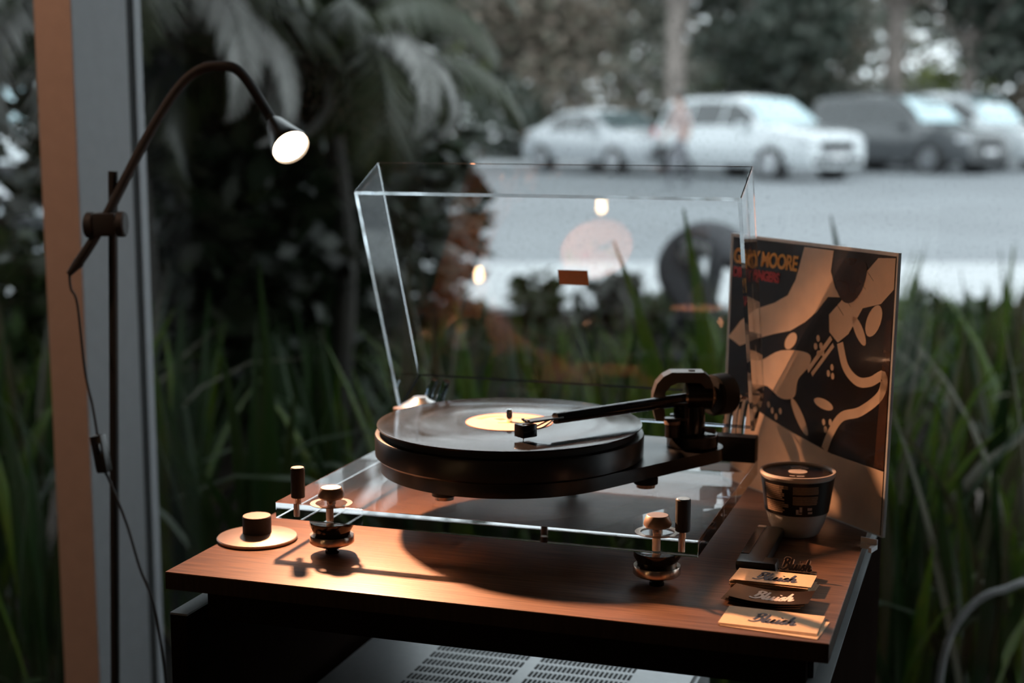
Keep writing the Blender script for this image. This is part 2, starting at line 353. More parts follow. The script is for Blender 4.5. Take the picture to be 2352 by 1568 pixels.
# amplifier on the shelf
AX0, AY0 = -.5385, 1.585
amp = thing('amplifier', 'grey metal amplifier with slotted vents inside the cabinet', 'amplifier', (AX0, AY0, .6203))
b = B(); box(b, (AX0, AY0, .679), (.426, .36, .102), bevel=.002); body = obj('case', b, M_grey, amp)
for fx in (-.16, .16):
    for fy in (-.14, .14):
        b = B(); cyl(b, (AX0 + fx, AY0 + fy, .6204), .015, .0085); obj('foot', b, M_matte, amp)
b = B(); box(b, (AX0, AY0 + .006, .7350), (.420, .345, .0100), bevel=.0015); obj('top_cover', b, M_grey, amp)
slot = B(); box(slot, (0, 0, 0), (.0030, .0150, .0012)); slot_me = mesh('vent_slot', slot, M_matte, 0)
for bx in (-.652, -.516):
    for r in range(10):
        for k in range(21):
            child('vent_slot', slot_me, body, Vector((bx + k * .0058, 1.497 + r * .0252, .7401)) - Vector((AX0, AY0, .6203)))
for fx in (-.15, -.06, .15):
    b = B(); cyl(b, (AX0 + fx, AY0 - .180, .679), .012, .014, axis=(0, -1, 0)); obj('knob', b, M_alum, amp)

# ================================================================== TURNTABLE
ZP = .9947; PT = .018; ZR = 1.059
SX, SY = -.5258, 1.5712                  # spindle
tt = thing('turntable', 'turntable with clear acrylic plinth and raised clear dust cover', 'turntable', (-.50, 1.565, ZT))
b = B(); box(b, (-.4985, 1.566, ZP - PT / 2), (.459, .362, PT), bevel=.0008)
plinth = obj('plinth', b, [M_block, M_plinth], tt, 0, 'clear acrylic plinth slab')
for f in plinth.data.polygons: f.material_index = 0 if abs(f.normal.z) > .9 else 1
feet = [(-.6673, 1.3957), (-.3126, 1.3967), (-.49, 1.708)]
for fx, fy in feet:
    z = ZP - PT - .0004
    f = B(); lathe(f, (fx, fy, z), [(0, 0), (.0235, 0), (.0235, -.005), (.0205, -.010), (.0190, -.0165), (0, -.0165)], 40); ft = obj('foot', f, M_gloss, tt)
    f = B(); lathe(f, (fx, fy, z), [(.0185, -.0145), (.0232, -.0145), (.0238, -.0160), (.0238, -.0225), (.0225, -.0238), (0, -.0238)], 48); obj('foot_ring', f, M_copper, ft)
    f = B(); lathe(f, (fx, fy, z), [(0, -.0238), (.0215, -.0238), (.0045, -.0315), (.0075, -.0325), (.0075, -.0350), (0, -.0352)], 40); obj('foot_cone', f, M_gloss, ft)
    f = B(); cyl(f, (fx, fy, ZP - PT + .0008), .0042, PT - .0016, 20); obj('foot_bolt', f, M_bronze, tt)
for fx, fy in feet[:2]:
    f = B(); cyl(f, (fx, fy, ZP + .0002), .0050, .0065, 24); lathe(f, (fx, fy, ZP + .0006), [(.0170, 0), (.0225, 0), (.0225, .0006), (.0170, .0006), (.0170, 0)], 40); kn = obj('knob_collar', f, M_copper, tt)
    f = B(); lathe(f, (fx, fy, ZP + .0065), [(0, 0), (.0125, 0), (.0140, .0020), (.0138, .0045), (.0112, .0112), (.0105, .0118), (0, .0118)], 40); obj('levelling_knob', f, M_bronze, tt)
for px, py in ((-.7065, 1.396), (-.2872, 1.3969)):
    f = B(); cyl(f, (px, py, ZP - PT + .002), .0035, PT + .004, 20); obj('post_pin', f, M_copper, tt)
    f = B(); cyl(f, (px, py, ZP + .0040), .0075, .0325, 32, ch=.0007); p_ = obj('lid_rest_post', f, M_matte, tt)
    f = B(); cyl(f, (px, py, ZP + .0365), .0068, .0006, 32, ch=.0002); obj('post_cap', f, M_copper, p_)
# sub-chassis: round under the platter, drawn out to the tonearm end
AXc, AYc = -.336, 1.680
def hull(circles, n=72):
    pts = []
    for cx, cy, r in circles:
        for i in range(n): a = 2 * math.pi * i / n; pts.append((cx + r * math.cos(a), cy + r * math.sin(a)))
    pts = sorted(set(pts)); 
    def half(ps):
        h = []
        for p in ps:
            while len(h) >= 2 and (h[-1][0] - h[-2][0]) * (p[1] - h[-2][1]) - (h[-1][1] - h[-2][1]) * (p[0] - h[-2][0]) <= 0: h.pop()
            h.append(p)
        return h[:-1]
    return half(pts) + half(pts[::-1])
ZS = ZR - .0375
b = B(); prism(b, hull([(SX, SY, .147), (AXc, AYc, .036)]), ZS - .0150, ZS); sub = obj('sub_chassis', b, M_black, tt)
b = B(); lathe(b, (SX, SY, ZS - .015), [(0, -.007), (.052, -.007), (.060, 0), (0, 0)], 48); obj('bearing_housing', b, M_black, sub)
for sx_, sy_ in ((-.5600, 1.4520), (-.3659, 1.5720), (-.60, 1.68)):
    zt_, zb_ = ZS - .015, ZP + .0003
    f = B(); cyl(f, (sx_, sy_, zb_ + .0045), .0135, zt_ - zb_ - .0045, 28); s_ = obj('suspension_foot', f, M_matte, sub)
    f = B(); cyl(f, (sx_, sy_, zb_), .0105, .0045, 28); obj('suspension_ring', f, M_copper, s_)
# platter
b = B(); lathe(b, (SX, SY, ZR - .0365), [(0, 0), (.1505, 0), (.1530, .0025), (.1535, .0235), (.1525, .0258), (.1495, .0265), (0, .0265)], 128); plat = obj('platter', b, M_platter, tt)
b = B(); lathe(b, (SX, SY, ZR - .0100), [(0, 0), (.1455, 0), (.1455, .0075), (0, .0075)], 96); obj('platter_mat', b, M_matte, plat)
b = B(); lathe(b, (SX, SY, ZR - .003), [(0, 0), (.0036, 0), (.0036, .0150), (.0028, .0175), (0, .0178)], 24); obj('spindle', b, M_chrome, plat)
# motor and pulley
mx_, my_ = -.690, 1.706
b = B(); cyl(b, (mx_, my_, ZP + .0003), .030, .044, 40, ch=.002); mo = obj('motor', b, M_black, tt)
b = B(); lathe(b, (mx_, my_, ZP + .0443), [(0, 0), (.026, 0), (.027, .002), (.020, .0075), (.011, .0125), (.009, .0150), (0, .0155)], 40); obj('pulley', b, M_alum, mo)
b = B(); cyl(b, (-.708, 1.690, ZP + .0443), .011, .003, 24); obj('motor_screw', b, M_bronze, mo)
# rear hinge bar and hinge knuckles
b = B(); box(b, (-.302, 1.7350, ZP + .0155), (.066, .022, .0305), bevel=.001); obj('hinge_block', b, M_matte, tt)
b = B(); box(b, (-.690, 1.7385, ZP + .0155), (.066, .015, .0305), bevel=.001); obj('hinge_block', b, M_matte, tt)
for hx in (-.299, -.688):
    for k in (-1, 1):
        b = B(); tube(b, [(hx + k * .008, 1.742, ZP + .028), (hx + k * .008, 1.752, ZP + .050), (hx + k * .008, 1.773, ZP + .068)], .0055, 10); obj('hinge_arm', b, M_rim, tt)
# dust cover (opened 66 degrees)
TH, LL, HH = R(65.93), .3087, .079
lv = Vector((0, -math.cos(TH), math.sin(TH))); lw_ = Vector((0, math.sin(TH), math.cos(TH)))
ML = Matrix(((1, lv.x, lw_.x, 0), (0, lv.y, lw_.y, 1.722), (0, lv.z, lw_.z, CAMZ - .3652), (0, 0, 0, 1)))   # local (x, along, outward)
x0, x1, th = -.7267, -.2701, .0045
b = B(); xm = (x0 + x1) / 2
outl = [(x0, 0), (x1, 0), (x1, HH), (x0, HH)]
V = lambda *p: b.verts.new(p)
# a U-shaped shell (top panel and two sides) closed by the front panel; open along the hinge side
so = [(x0, 0), (x0, HH), (x1, HH), (x1, 0), (x1 - th, 0), (x1 - th, HH - th), (x0 + th, HH - th), (x0 + th, 0)]
r0 = [V(x, 0, z) for x, z in so]; r1 = [V(x, LL, z) for x, z in so]; r2 = [V(x, LL - th, z) for x, z in so]
for k in (0, 1, 2): b.faces.new((r0[k], r0[k + 1], r1[k + 1], r1[k]))                 # outer skin
for k in (4, 5, 6): b.faces.new((r0[k], r0[k + 1], r2[k + 1], r2[k]))                 # inner skin
b.faces.new((r1[0], r1[1], r1[2], r1[3])); b.faces.new((r2[4], r2[5], r2[6], r2[7]))  # front panel, outside and inside
rim = [b.faces.new((r0[3], r0[4], r2[4], r1[3])), b.faces.new((r0[7], r0[0], r1[0], r2[7])), b.faces.new((r1[3], r2[4], r2[7], r1[0])),
       b.faces.new((r0[0], r0[7], r0[6], r0[1])), b.faces.new((r0[1], r0[6], r0[5], r0[2])), b.faces.new((r0[2], r0[5], r0[4], r0[3]))]
for f in rim: f.material_index = 1
bmesh.ops.recalc_face_normals(b, faces=b.faces)
sel = {(0, 1), (1, 2), (2, 3)}
ev = set(r0[:4] + r1[:4])
oute = [e for e in b.edges if e.verts[0] in ev and e.verts[1] in ev and len(e.link_faces) == 2 and all(f.material_index == 0 for f in e.link_faces)]
bv = bmesh.ops.bevel(b, geom=oute, offset=.0016, segments=2, affect='EDGES', profile=.5)
for f in bv['faces']:
    if max(abs(c) for c in f.normal) < .99: f.material_index = 1
bmesh.ops.transform(b, matrix=ML, verts=b.verts)
lid = obj('dust_cover', b, [M_acryl, M_rim], tt, 0, 'clear acrylic dust cover propped open')
b = B(); tube(b, [(x0 + th, .003, .003), (x1 - th, .003, .003)], .0018, 8, 0); bmesh.ops.transform(b, matrix=ML, verts=b.verts); obj('hinge_rod', b, M_rim, lid, 40)
b = B(); box(b, (-.495, .1585, HH - th - .0006), (.0375, .0205, .0006)); bmesh.ops.transform(b, matrix=ML, verts=b.verts); obj('maker_plate', b, M_stick, lid, 0, 'small plain brown plate')
# tonearm
A0 = Vector((AXc, AYc, ZS))
arm = B(); cyl(arm, A0 + Vector((0, 0, .0003)), .0300, .0145, 40, ch=.001); ab = obj('tonearm_base', arm, M_black, tt)
arm = B(); cyl(arm, A0 + Vector((-.004, -.001, .0148)), .0185, .034, 32); cyl(arm, A0 + Vector((-.018, -.012, .0148)), .0065, .024, 20); obj('tonearm_pillar', arm, M_gloss, tt)
piv = A0 + Vector((-.004, -.001, .0600))
tip = Vector((-.478, 1.4835, ZR + .0075))
du = (Vector((tip.x, tip.y, 0)) - Vector((piv.x, piv.y, 0))).normalized(); dn = Vector((-du.y, du.x, 0))
# arched bearing yoke: half ring across the arm with a flat top
Mx = Matrix(((du.x, 0, dn.x, piv.x), (du.y, 0, dn.y, piv.y), (0, 1, 0, piv.z), (0, 0, 0, 1)))
RTv = Vector((math.cos(YAW), math.sin(YAW), 0)); FWv = Vector((-math.sin(YAW), math.cos(YAW), 0))
My = Matrix(((RTv.x, 0, FWv.x, piv.x), (RTv.y, 0, FWv.y, piv.y), (0, 1, 0, piv.z), (0, 0, 0, 1)))
outer = [(-.0400, -.028), (-.0440, -.012), (-.0435, .003), (-.0395, .0155), (-.0320, .0240), (-.0225, .0290), (.0150, .0290), (.0215, .0240), (.0255, .0150), (.0265, .002)]
inner = [(.0170, .002), (.0160, .0110), (.0110, .0165), (-.0150, .0170), (-.0235, .0130), (-.0290, .0060), (-.0310, -.004), (-.0305, -.014), (-.0285, -.028)]
b = B(); prism(b, outer + inner, -.013, .013, My); obj('bearing_yoke', b, M_yoke, tt, 20)
b = B(); cyl(b, piv + Vector((.002, .0, .0291)), .004, .0008, 16); obj('yoke_screw', b, M_matte, tt)
b = B(); cyl(b, piv + RTv * -.004 - du * .0, .0165, .030, 32, axis=RTv, ch=.001); b2 = obj('bearing_housing_ring', b, M_black, tt)
b = B(); cyl(b, piv + RTv * -.006, .0172, .003, 32, axis=RTv); obj('bearing_band', b, M_copper, tt)
arm0 = piv + Vector((0, 0, -.004)); head0 = tip + Vector((0, 0, .0115)) - du * .040
b = B(); tube(b, [arm0 + (arm0 - head0).normalized() * .02, arm0, head0], .0058, 16, 0, radii=[.0088, .0062]); obj('arm_tube', b, M_gloss, tt)
ax = (arm0 - head0).normalized()
b = B(); cyl(b, arm0 + ax * .034, .0245, .0270, 48, axis=ax, ch=.0025); cw = obj('counterweight', b, M_matte, tt)
b = B(); cyl(b, arm0 + ax * .018, .0150, .0125, 32, axis=ax); obj('counterweight_dial', b, M_copper, cw)
# headshell + cartridge
Rz = Matrix.Rotation(math.atan2(du.y, du.x), 3, 'Z')
b = B(); box(b, head0 + du * .016 + Vector((0, 0, .0012)), (.046, .014, .0022), rot=Rz, bevel=.0006); hs = obj('headshell', b, M_black, tt)
b = B(); box(b, tip + Vector((0, 0, .0035)), (.0190, .0165, .0140), rot=Rz, bevel=.0012); ct = obj('cartridge', b, M_gloss, tt, label='black cartridge with a copper-lit nose')
b = B(); cyl(b, tip + du * .003 + Vector((0, 0, -.0075)), .0006, .005, 10); obj('stylus', b, M_alum, ct)
for k in (-1, 1):
    b = B(); cyl(b, tip + dn * k * .005 + Vector((0, 0, .0135)), .0017, .0022, 12); obj('cartridge_screw', b, M_copper, ct)
    b = B(); tube(b, [tip - du * .0095 + dn * k * .004 + Vector((0, 0, .004)), tip - du * .020 + dn * k * .005 + Vector((0, 0, .005)), head0 + du * .002 + dn * k * .002], .0009, 8); obj('signal_wire', b, M_copper, ct)
# arm rest and cueing lever in front of the pillar
q = A0 + RTv * -.026 + FWv * -.020
b = B(); cyl(b, q + Vector((0, 0, .0148)), .0085, .020, 24); obj('cue_pillar', b, M_black, tt)
b = B(); cyl(b, q + Vector((0, 0, .030)), .0095, .004, 24); obj('cue_collar', b, M_bronze, tt)
b = B(); box(b, q + Vector((.004, 0, .0545)), (.026, .012, .0025), rz=YAW); box(b, q + Vector((.0145, .004, .0455)), (.003, .012, .018), rz=YAW); box(b, q + Vector((.004, 0, .0365)), (.026, .012, .0025), rz=YAW); obj('arm_rest', b, M_black, tt, 0)
b = B(); tube(b, [A0 + RTv * .012 + Vector((0, 0, .020)), A0 + RTv * .026 - FWv * .006 + Vector((0, 0, .018))], .003, 10, 0); obj('cue_lever', b, M_bronze, tt)

# record on the platter
rec = thing('vinyl_record', 'black vinyl record with pink label lying on the platter', 'record', (SX, SY, ZR - .0022))
b = B(); lathe(b, (SX, SY, ZR - .0022), [(.0037, 0), (.1505, 0), (.1510, .0008), (.1508, .0016), (.1490, .0020), (.0500, .0018), (.0037, .0018), (.0037, 0)], 128); obj('disc', b, M_vinyl, rec)
b = B(); lathe(b, (SX, SY, ZR - .0004), [(.0037, .0001), (.0500, .0001), (.0500, .0004), (.0037, .0004), (.0037, .0001)], 64); lab = obj('label', b, M_label1, rec, label='pale pink paper label')
b = B(); prism(b, [(-.043, .006), (-.036, .024), (-.020, .030), (-.016, .026), (-.030, .018), (-.035, .004)], .0004, .0006, Matrix.Translation((SX, SY, ZR - .0004))); prism(b, [(-.012, -.006), (.012, .002), (.030, .014), (.036, .012), (.014, -.004), (-.010, -.011)], .0004, .0006, Matrix.Translation((SX, SY, ZR - .0004))); prism(b, [(-.004, .022), (.018, .030), (.034, .026), (.018, .025)], .0004, .0006, Matrix.Translation((SX, SY, ZR - .0004))); obj('label_print', b, M_label2, lab, 0)
b = B(); prism(b, [(-.022, .010), (-.014, .016), (-.006, .012), (-.012, .004)], .0004, .00062, Matrix.Translation((SX, SY, ZR - .0004))); lathe(b, (SX, SY, ZR - .0004), [(.0488, .0004), (.0498, .0004), (.0498, .0006), (.0488, .0006), (.0488, .0004)], 64); obj('label_print', b, M_label3, lab, 0)

# ================================================================== THINGS ON THE CABINET
rc = thing('record_clamp', 'flat bronze record clamp with black knob at the left of the turntable', 'record clamp', (-.768, 1.4165, ZT))
b = B(); lathe(b, (-.768, 1.4165, ZT), [(0, .0003), (.0425, .0003), (.0440, .0012), (.0442, .0030), (.0432, .0040), (.0180, .0078), (.0165, .0080), (0, .0080)], 72); obj('disc', b, M_bronze, rc)
b = B(); lathe(b, (-.768, 1.4165, ZT + .0081), [(0, 0), (.0158, 0), (.0158, .0175), (.0152, .0183), (0, .0183)], 48); kk = obj('knob', b, M_matte, rc)
b = B(); lathe(b, (-.768, 1.4165, ZT + .0265), [(0, 0), (.0150, 0), (.0150, .0006), (0, .0006)], 48); obj('knob_cap', b, M_bronze, kk)

# album sleeve
al = R(45.5); le = R(1.4); AS = .316
wd = Vector((math.cos(al), -math.sin(al), 0)); nb = Vector((math.sin(al), math.cos(al), 0)); ua = Vector((0, 0, 1)) * math.cos(le) + nb * math.sin(le)
BL = Vector((-.1125, 1.637, ZT + .0006)) - wd * AS
nf = wd.cross(ua)                              # out of the picture side
MA = Matrix(((wd.x, ua.x, nf.x, BL.x), (wd.y, ua.y, nf.y, BL.y), (wd.z, ua.z, nf.z, BL.z), (0, 0, 0, 1)))
sl = thing('album_sleeve', 'record sleeve with cream and black print standing on the cabinet by the window', 'record sleeve', BL)
def art(name, polys, m, z0, z1=None, smooth=0):
    for p in polys:
        b = B(); prism(b, [(x / 1000, y / 1000) for x, y in p], z0, (z1 or z0 + .0003), MA); obj(name, b, m, sl, smooth)
b = B(); box(b, (AS / 2, AS / 2, -.0022), (AS, AS, .0040), bevel=.0004); bmesh.ops.transform(b, matrix=MA, verts=b.verts); obj('sleeve_board', b, M_sleeve_edge, sl, 0)
art('front_print', [[(5, 2), (313, 2), (313, 312), (5, 312)]], M_sleeve_ink, -.0001, .0001)
def ell(cx, cy, a, b_, rot=0, n=18): 
    r = R(rot); return [(cx + a * math.cos(t) * math.cos(r) - b_ * math.sin(t) * math.sin(r), cy + a * math.cos(t) * math.sin(r) + b_ * math.sin(t) * math.cos(r)) for t in [2 * math.pi * i / n for i in range(n)]]
def smoothp(pts, k=4):
    P = [Vector((x, y, 0)) for x, y in pts]; n = len(P); res = []
    for i in range(n):
        p0, p1, p2, p3 = P[i - 1], P[i], P[(i + 1) % n], P[(i + 2) % n]
        for j in range(k):
            t = j / k; v = .5 * ((2 * p1) + (-p0 + p2) * t + (2 * p0 - 5 * p1 + 4 * p2 - p3) * t * t + (-p0 + 3 * p1 - 3 * p2 + p3) * t ** 3); res.append((v.x, v.y))
    return res
def band(pts, wdt, k=5):
    P = catmull([(x, y, 0) for x, y in pts], k); l, r = [], []
    for i, p in enumerate(P):
        t = (P[min(i + 1, len(P) - 1)] - P[max(i - 1, 0)]).normalized(); s = Vector((-t.y, t.x, 0)) * wdt / 2
        l.append((p + s)[:2]); r.append((p - s)[:2])
    return l + r[::-1]
# plain stand-in artwork: cream sweeps, a striped band and blots on a dark ground
art('front_print', [[(5, 2), (312, 2), (312, 74), (220, 76), (150, 86), (104, 94), (58, 104), (5, 128)]], M_sleeve_cream, .0001)
art('front_print', [[(152, 310)] + [(206, 310), (203, 286), (212, 268), (222, 258), (200, 256), (180, 236), (160, 222), (132, 208), (100, 200), (66, 190), (30, 176), (4, 184), (30, 208), (60, 226), (98, 238), (124, 250), (138, 270)]], M_sleeve_cream, .0001)
art('front_print', [[(312, 310), (284, 308), (204, 236), (206, 216), (222, 206), (240, 218), (262, 250), (292, 258), (312, 276)]], M_sleeve_cream, .0001)
art('front_print', [band([(226, 206), (238, 180), (260, 167), (282, 170), (303, 180), (300, 158), (268, 134), (236, 122), (218, 100), (208, 78)], 11)], M_sleeve_cream, .0001)
art('front_print', [smoothp([(76, 164), (116, 182), (168, 186), (172, 172), (152, 152), (146, 130), (120, 124), (92, 134), (56, 134), (52, 160)]), ell(202, 131, 18, 6, -6), ell(158, 108, 26, 7, -48), ell(134, 196, 14, 8, 40), ell(258, 224, 19, 7, -52), ell(282, 238, 20, 11, 62), ell(68, 116, 12, 8, 30)] + [ell(x, y, 3, 4, 10, 10) for x, y in ((186, 206), (192, 198), (182, 196), (196, 190), (188, 188), (214, 176), (208, 168), (216, 166), (96, 112), (104, 106), (112, 100), (120, 108), (204, 110), (208, 102), (216, 112))] + [[(168, 168), (171, 163), (212, 208), (208, 212)], [(176, 164), (179, 160), (216, 200), (213, 204)]], M_sleeve_cream, .0001)
art('front_print', [[(x, y), (x + 2, y - 2), (x + 14, y + 12 - 24), (x + 12, y + 14 - 24)] for x, y in ((216, 250), (228, 261), (240, 272), (252, 283), (264, 294))], M_sleeve_ink, .0004)
art('front_print', [smoothp([(214, 300), (262, 302), (262, 276), (246, 256), (228, 254), (214, 270)])], M_sleeve_brown, .0004)
art('front_print', [[(296, 76), (312, 76), (312, 244), (302, 240)]], M_sleeve_brown, .0001)
def sleeve_text(s, size, x, y, m, sx, name, sh=.12):
    me = textmesh(s, size, sh, .0007, .0002, .92); ww = max(v.co.x for v in me.vertices) - min(v.co.x for v in me.vertices)
    me.transform(Matrix.Diagonal((sx / ww, 1, 1, 1))); me.transform(MA @ Matrix.Translation((x, y, .0006))); me.transform(Matrix.Translation(-BL)); me.materials.append(m)
    o = child(name, me, sl); return o
sleeve_text('GARY MOORE', .0250, .0740, .2880, M_orange, .132, 'lettering')
sleeve_text('DIRTY FINGERS', .0165, .0570, .2680, M_red, .098, 'lettering')
ck = thing('sleeve_clip', 'small white L-shaped clip at the foot of the record sleeve', 'clip', (-.121, 1.600, ZT))
b = B(); prism(b, [(-.132, 1.600), (-.114, 1.592), (-.119, 1.575), (-.1225, 1.577), (-.120, 1.588), (-.132, 1.592)], ZT + .0003, ZT + .0055); obj('clip_body', b, M_white, ck, 0)
b = B(); prism(b, [(-.132, 1.600), (-.114, 1.592), (-.1145, 1.5905), (-.1325, 1.5985)], ZT + .0055, ZT + .011); obj('clip_lip', b, M_white, ck, 0)

# cup
CX, CY = -.206, 1.629
cup = thing('paper_cup', 'white cup with black printed sleeve and dark lid before the record sleeve', 'cup', (CX, CY, ZT))
b = B(); lathe(b, (CX, CY, ZT), [(0, .0004), (.0225, .0004), (.0255, .003), (.0310, .015), (.0345, .0275), (.0405, .0700), (.0385, .0700), (.033, .029), (0, .02)], 64); obj('body', b, M_cupwhite, cup)
b = B(); lathe(b, (CX, CY, ZT), [(.0349, .0280), (.0353, .0280), (.0406, .0665), (.0402, .0665), (.0349, .0280)], 64); slv = obj('printed_sleeve', b, M_cupblack, cup)
b = B(); lathe(b, (CX, CY, ZT + .0705), [(.0392, -.0022), (.0415, -.0022), (.0424, 0), (.0415, .0022), (.0392, .0022), (.0385, 0), (.0392, -.0022)], 64); obj('rim', b, M_whiteink, cup)
b = B(); lathe(b, (CX, CY, ZT + .0695), [(0, 0), (.0390, 0), (.0390, .0012), (0, .0012)], 64); ld = obj('lid', b, M_blackcard, cup)
b = B(); lathe(b, (CX, CY, ZT + .0708), [(0, 0), (.0105, 0), (.0105, .0003), (0, .0003)], 40); obj('lid_dot', b, M_whiteink, ld)
def arcpatch(b, r0, z0, r1, z1, a0, a1, n=10, off=.0003):
    rows = []
    for r, z in ((r0 + off, z0), (r1 + off, z1)):
        rows.append([b.verts.new((CX + r * math.cos(a0 + (a1 - a0) * i / n), CY + r * math.sin(a0 + (a1 - a0) * i / n), ZT + z)) for i in range(n + 1)])
    for i in range(n): b.faces.new((rows[0][i], rows[0][i + 1], rows[1][i + 1], rows[1][i]))
rad = lambda z: .0353 + (z - .0280) * (.0406 - .0353) / (.0665 - .0280)
b = B(); cam_a = math.atan2(-CY, -CX)
def lines(a0, a1, z0, z1, n, ragged):
    h = (z1 - z0) / n
    for i in range(n):
        za, zb = z0 + i * h + h * .12, z0 + (i + 1) * h - h * .12
        e = a1 - (random.choice((0, 0, .06, .12, .18)) if ragged else random.choice((0, 0, .02)))
        arcpatch(b, rad(za), za, rad(zb), zb, a0, e, 6)
lines(cam_a - 1.05, cam_a - .25, .046, .063, 8, True); lines(cam_a - 1.05, cam_a - .25, .0315, .0445, 6, True)
lines(cam_a - .12, cam_a + .62, .0535, .0625, 5, False); lines(cam_a - .12, cam_a + .62, .0415, .0515, 5, False)
obj('printed_text', b, M_cuptext, slv, 0)
b = B()
for a0, a1, z0, z1 in ((-.02, .06, .0325, .0365), (.08, .16, .0335, .0395), (-.02, .16, .0310, .0323), (.32, .46, .0355, .0385), (.34, .48, .0315, .0338)):
    arcpatch(b, rad(z0), z0, rad(z1), z1, cam_a + a0, cam_a + a1, 4)
obj('printed_symbol', b, M_whiteink, slv, 0)
b = B()
for a0, a1, r0, r1 in ((1.05, 1.50, .017, .0205), (1.62, 2.10, .017, .0205), (4.45, 4.70, .022, .0245), (4.80, 5.15, .022, .0245)):
    n = 10; rows = [[b.verts.new((CX + r * math.cos(a0 + (a1 - a0) * i / n), CY + r * math.sin(a0 + (a1 - a0) * i / n), ZT + .0711)) for i in range(n + 1)] for r in (r0, r1)]
    for i in range(n): b.faces.new((rows[0][i], rows[0][i + 1], rows[1][i + 1], rows[1][i]))
obj('lid_lettering', b, M_whiteink, ld, 0)

# black brush-like case lying before the cup
bc = thing('black_case', 'low black elongated case lying in front of the paper cup', 'case', (-.230, 1.532, ZT))
b = B(); box(b, (-.2310, 1.538, ZT + .0062), (.030, .140, .0120), bevel=.0028); obj('body', b, M_black, bc)
b = B(); box(b, (-.2255, 1.478, ZT + .0062), (.042, .024, .0118), bevel=.004); obj('front_end', b, M_black, bc)
b = B(); box(b, (-.2395, 1.600, ZT + .0126), (.009, .006, .0010), bevel=.0003); obj('stud', b, M_whiteink, bc)
b = B(); box(b, (-.2405, 1.545, ZT + .0124), (.0085, .105, .0008)); obj('side_window', b, M_blackcard, bc, 0)

# cards
def card(name, label, c, w_, d_, rz, z, m, ink=None, curl=0.0, group=None, tsize=.0165):
    t = thing(name, label, 'card', (c[0], c[1], z), rz, group)
    n = 10; b = B(); rows = []
    for zz in (0, .00038):
        rows.append([[b.verts.new((-w_ / 2 + w_ * i / n, sy * d_ / 2, zz + curl * ((2 * i / n - 1) ** 2) * (1 if i * 2 > n else .8))) for i in range(n + 1)] for sy in (-1, 1)])
    for i in range(n):
        b.faces.new((rows[1][0][i], rows[1][0][i + 1], rows[1][1][i + 1], rows[1][1][i])); b.faces.new((rows[0][1][i], rows[0][1][i + 1], rows[0][0][i + 1], rows[0][0][i]))
        for s in (0, 1): b.faces.new((rows[0][s][i], rows[0][s][i + 1], rows[1][s][i + 1], rows[1][s][i]))
    for i in (0, n): b.faces.new((rows[0][0][i], rows[0][1][i], rows[1][1][i], rows[1][0][i]))
    bmesh.ops.recalc_face_normals(b, faces=b.faces)
    me = bpy.data.meshes.new('card_stock'); b.to_mesh(me); b.free(); me.materials.append(m); me.shade_smooth(); me.set_sharp_from_angle(angle=R(30)); child('card_stock', me, t)
    if ink:
        tm = script_word(tsize * 2.75, .40, .00012); tm.transform(Matrix.Diagonal((1, 1.5, 1, 1)))
        tm.transform(Matrix.Translation((.002, 0, .00050)))
        for v in tm.vertices: v.co.z += curl * ((2 * v.co.x / w_) ** 2)
        tm.materials.append(ink); child('lettering', tm, t)
    return t
card('business_card', 'bottom cream card sticking out at the front corner of the cabinet', (-.1835, 1.3170), .090, .050, R(-6.5), ZT + .0003, M_cream)
card('business_card', 'middle cream card under the large front Bluish card', (-.1865, 1.3215), .090, .050, R(-2.6), ZT + .0010, M_creamedge)
card('business_card', 'large cream card with navy Bluish lettering at the cabinet front', (-.1872, 1.3240), .090, .051, R(-1.8), ZT + .0017, M_cream, M_navy, tsize=.0165)
for i in range(3):
    card('black_card', ['lowest black card of the curled pile in the middle', 'middle black card of the curled pile', 'top curled black card with pale Bluish lettering'][i], (-.1995 + .0026 * i - .002, 1.3790 + .0012 * i), .077, .041, R(-6 + 2 * i), ZT + .0006 + .0019 * i, M_blackcard, M_whiteink if i == 2 else None, curl=.0042, group='curled black cards', tsize=.0160)
lab_s = ['lowest card of the rear cream stack, on the wood', 'second card from below in the rear cream stack', 'third card from below in the rear cream stack', 'fourth card from below in the rear cream stack', 'fifth card from below in the rear cream stack', 'card just under the top of the rear cream stack', 'top card of the rear cream stack with navy Bluish lettering']
for i in range(7):
    top = i == 6
    card('business_card', lab_s[i], (-.2040 + random.uniform(-.002, .003) + (.004 if i < 3 else 0), 1.4305 + random.uniform(-.001, .001)), .078, .040, R(-2.5 + random.uniform(-3, 3)) if not top else R(-1.5), ZT + .0004 + .0013 * i, M_cream if top or i % 2 else M_creamedge, M_navy if top else None, group='cards of the rear stack', tsize=.0165)
# cut-out logo standing behind the rear stack
sg = thing('logo_standee', 'small cut-out Bluish logo standing behind the rear cream stack', 'sign', (-.1835, 1.4605, ZT))
tm = script_word(.033, .80, .0022); tm.transform(Matrix.Translation((0, .0075, 0))); tm.transform(Matrix.Rotation(R(68), 4, 'X')); tm.materials.append(M_whiteink); child('backing', tm, sg, (0, 0, .0066))
tm = script_word(.033, .40, .0004); tm.transform(Matrix.Translation((0, .0075, .0023))); tm.transform(Matrix.Rotation(R(68), 4, 'X')); tm.materials.append(M_navy); child('lettering', tm, sg, (0, 0, .0066))
b = B(); box(b, (-.1835, 1.4635, ZT + .0038), (.040, .012, .0066), bevel=.0008); obj('stand', b, M_blackcard, sg)

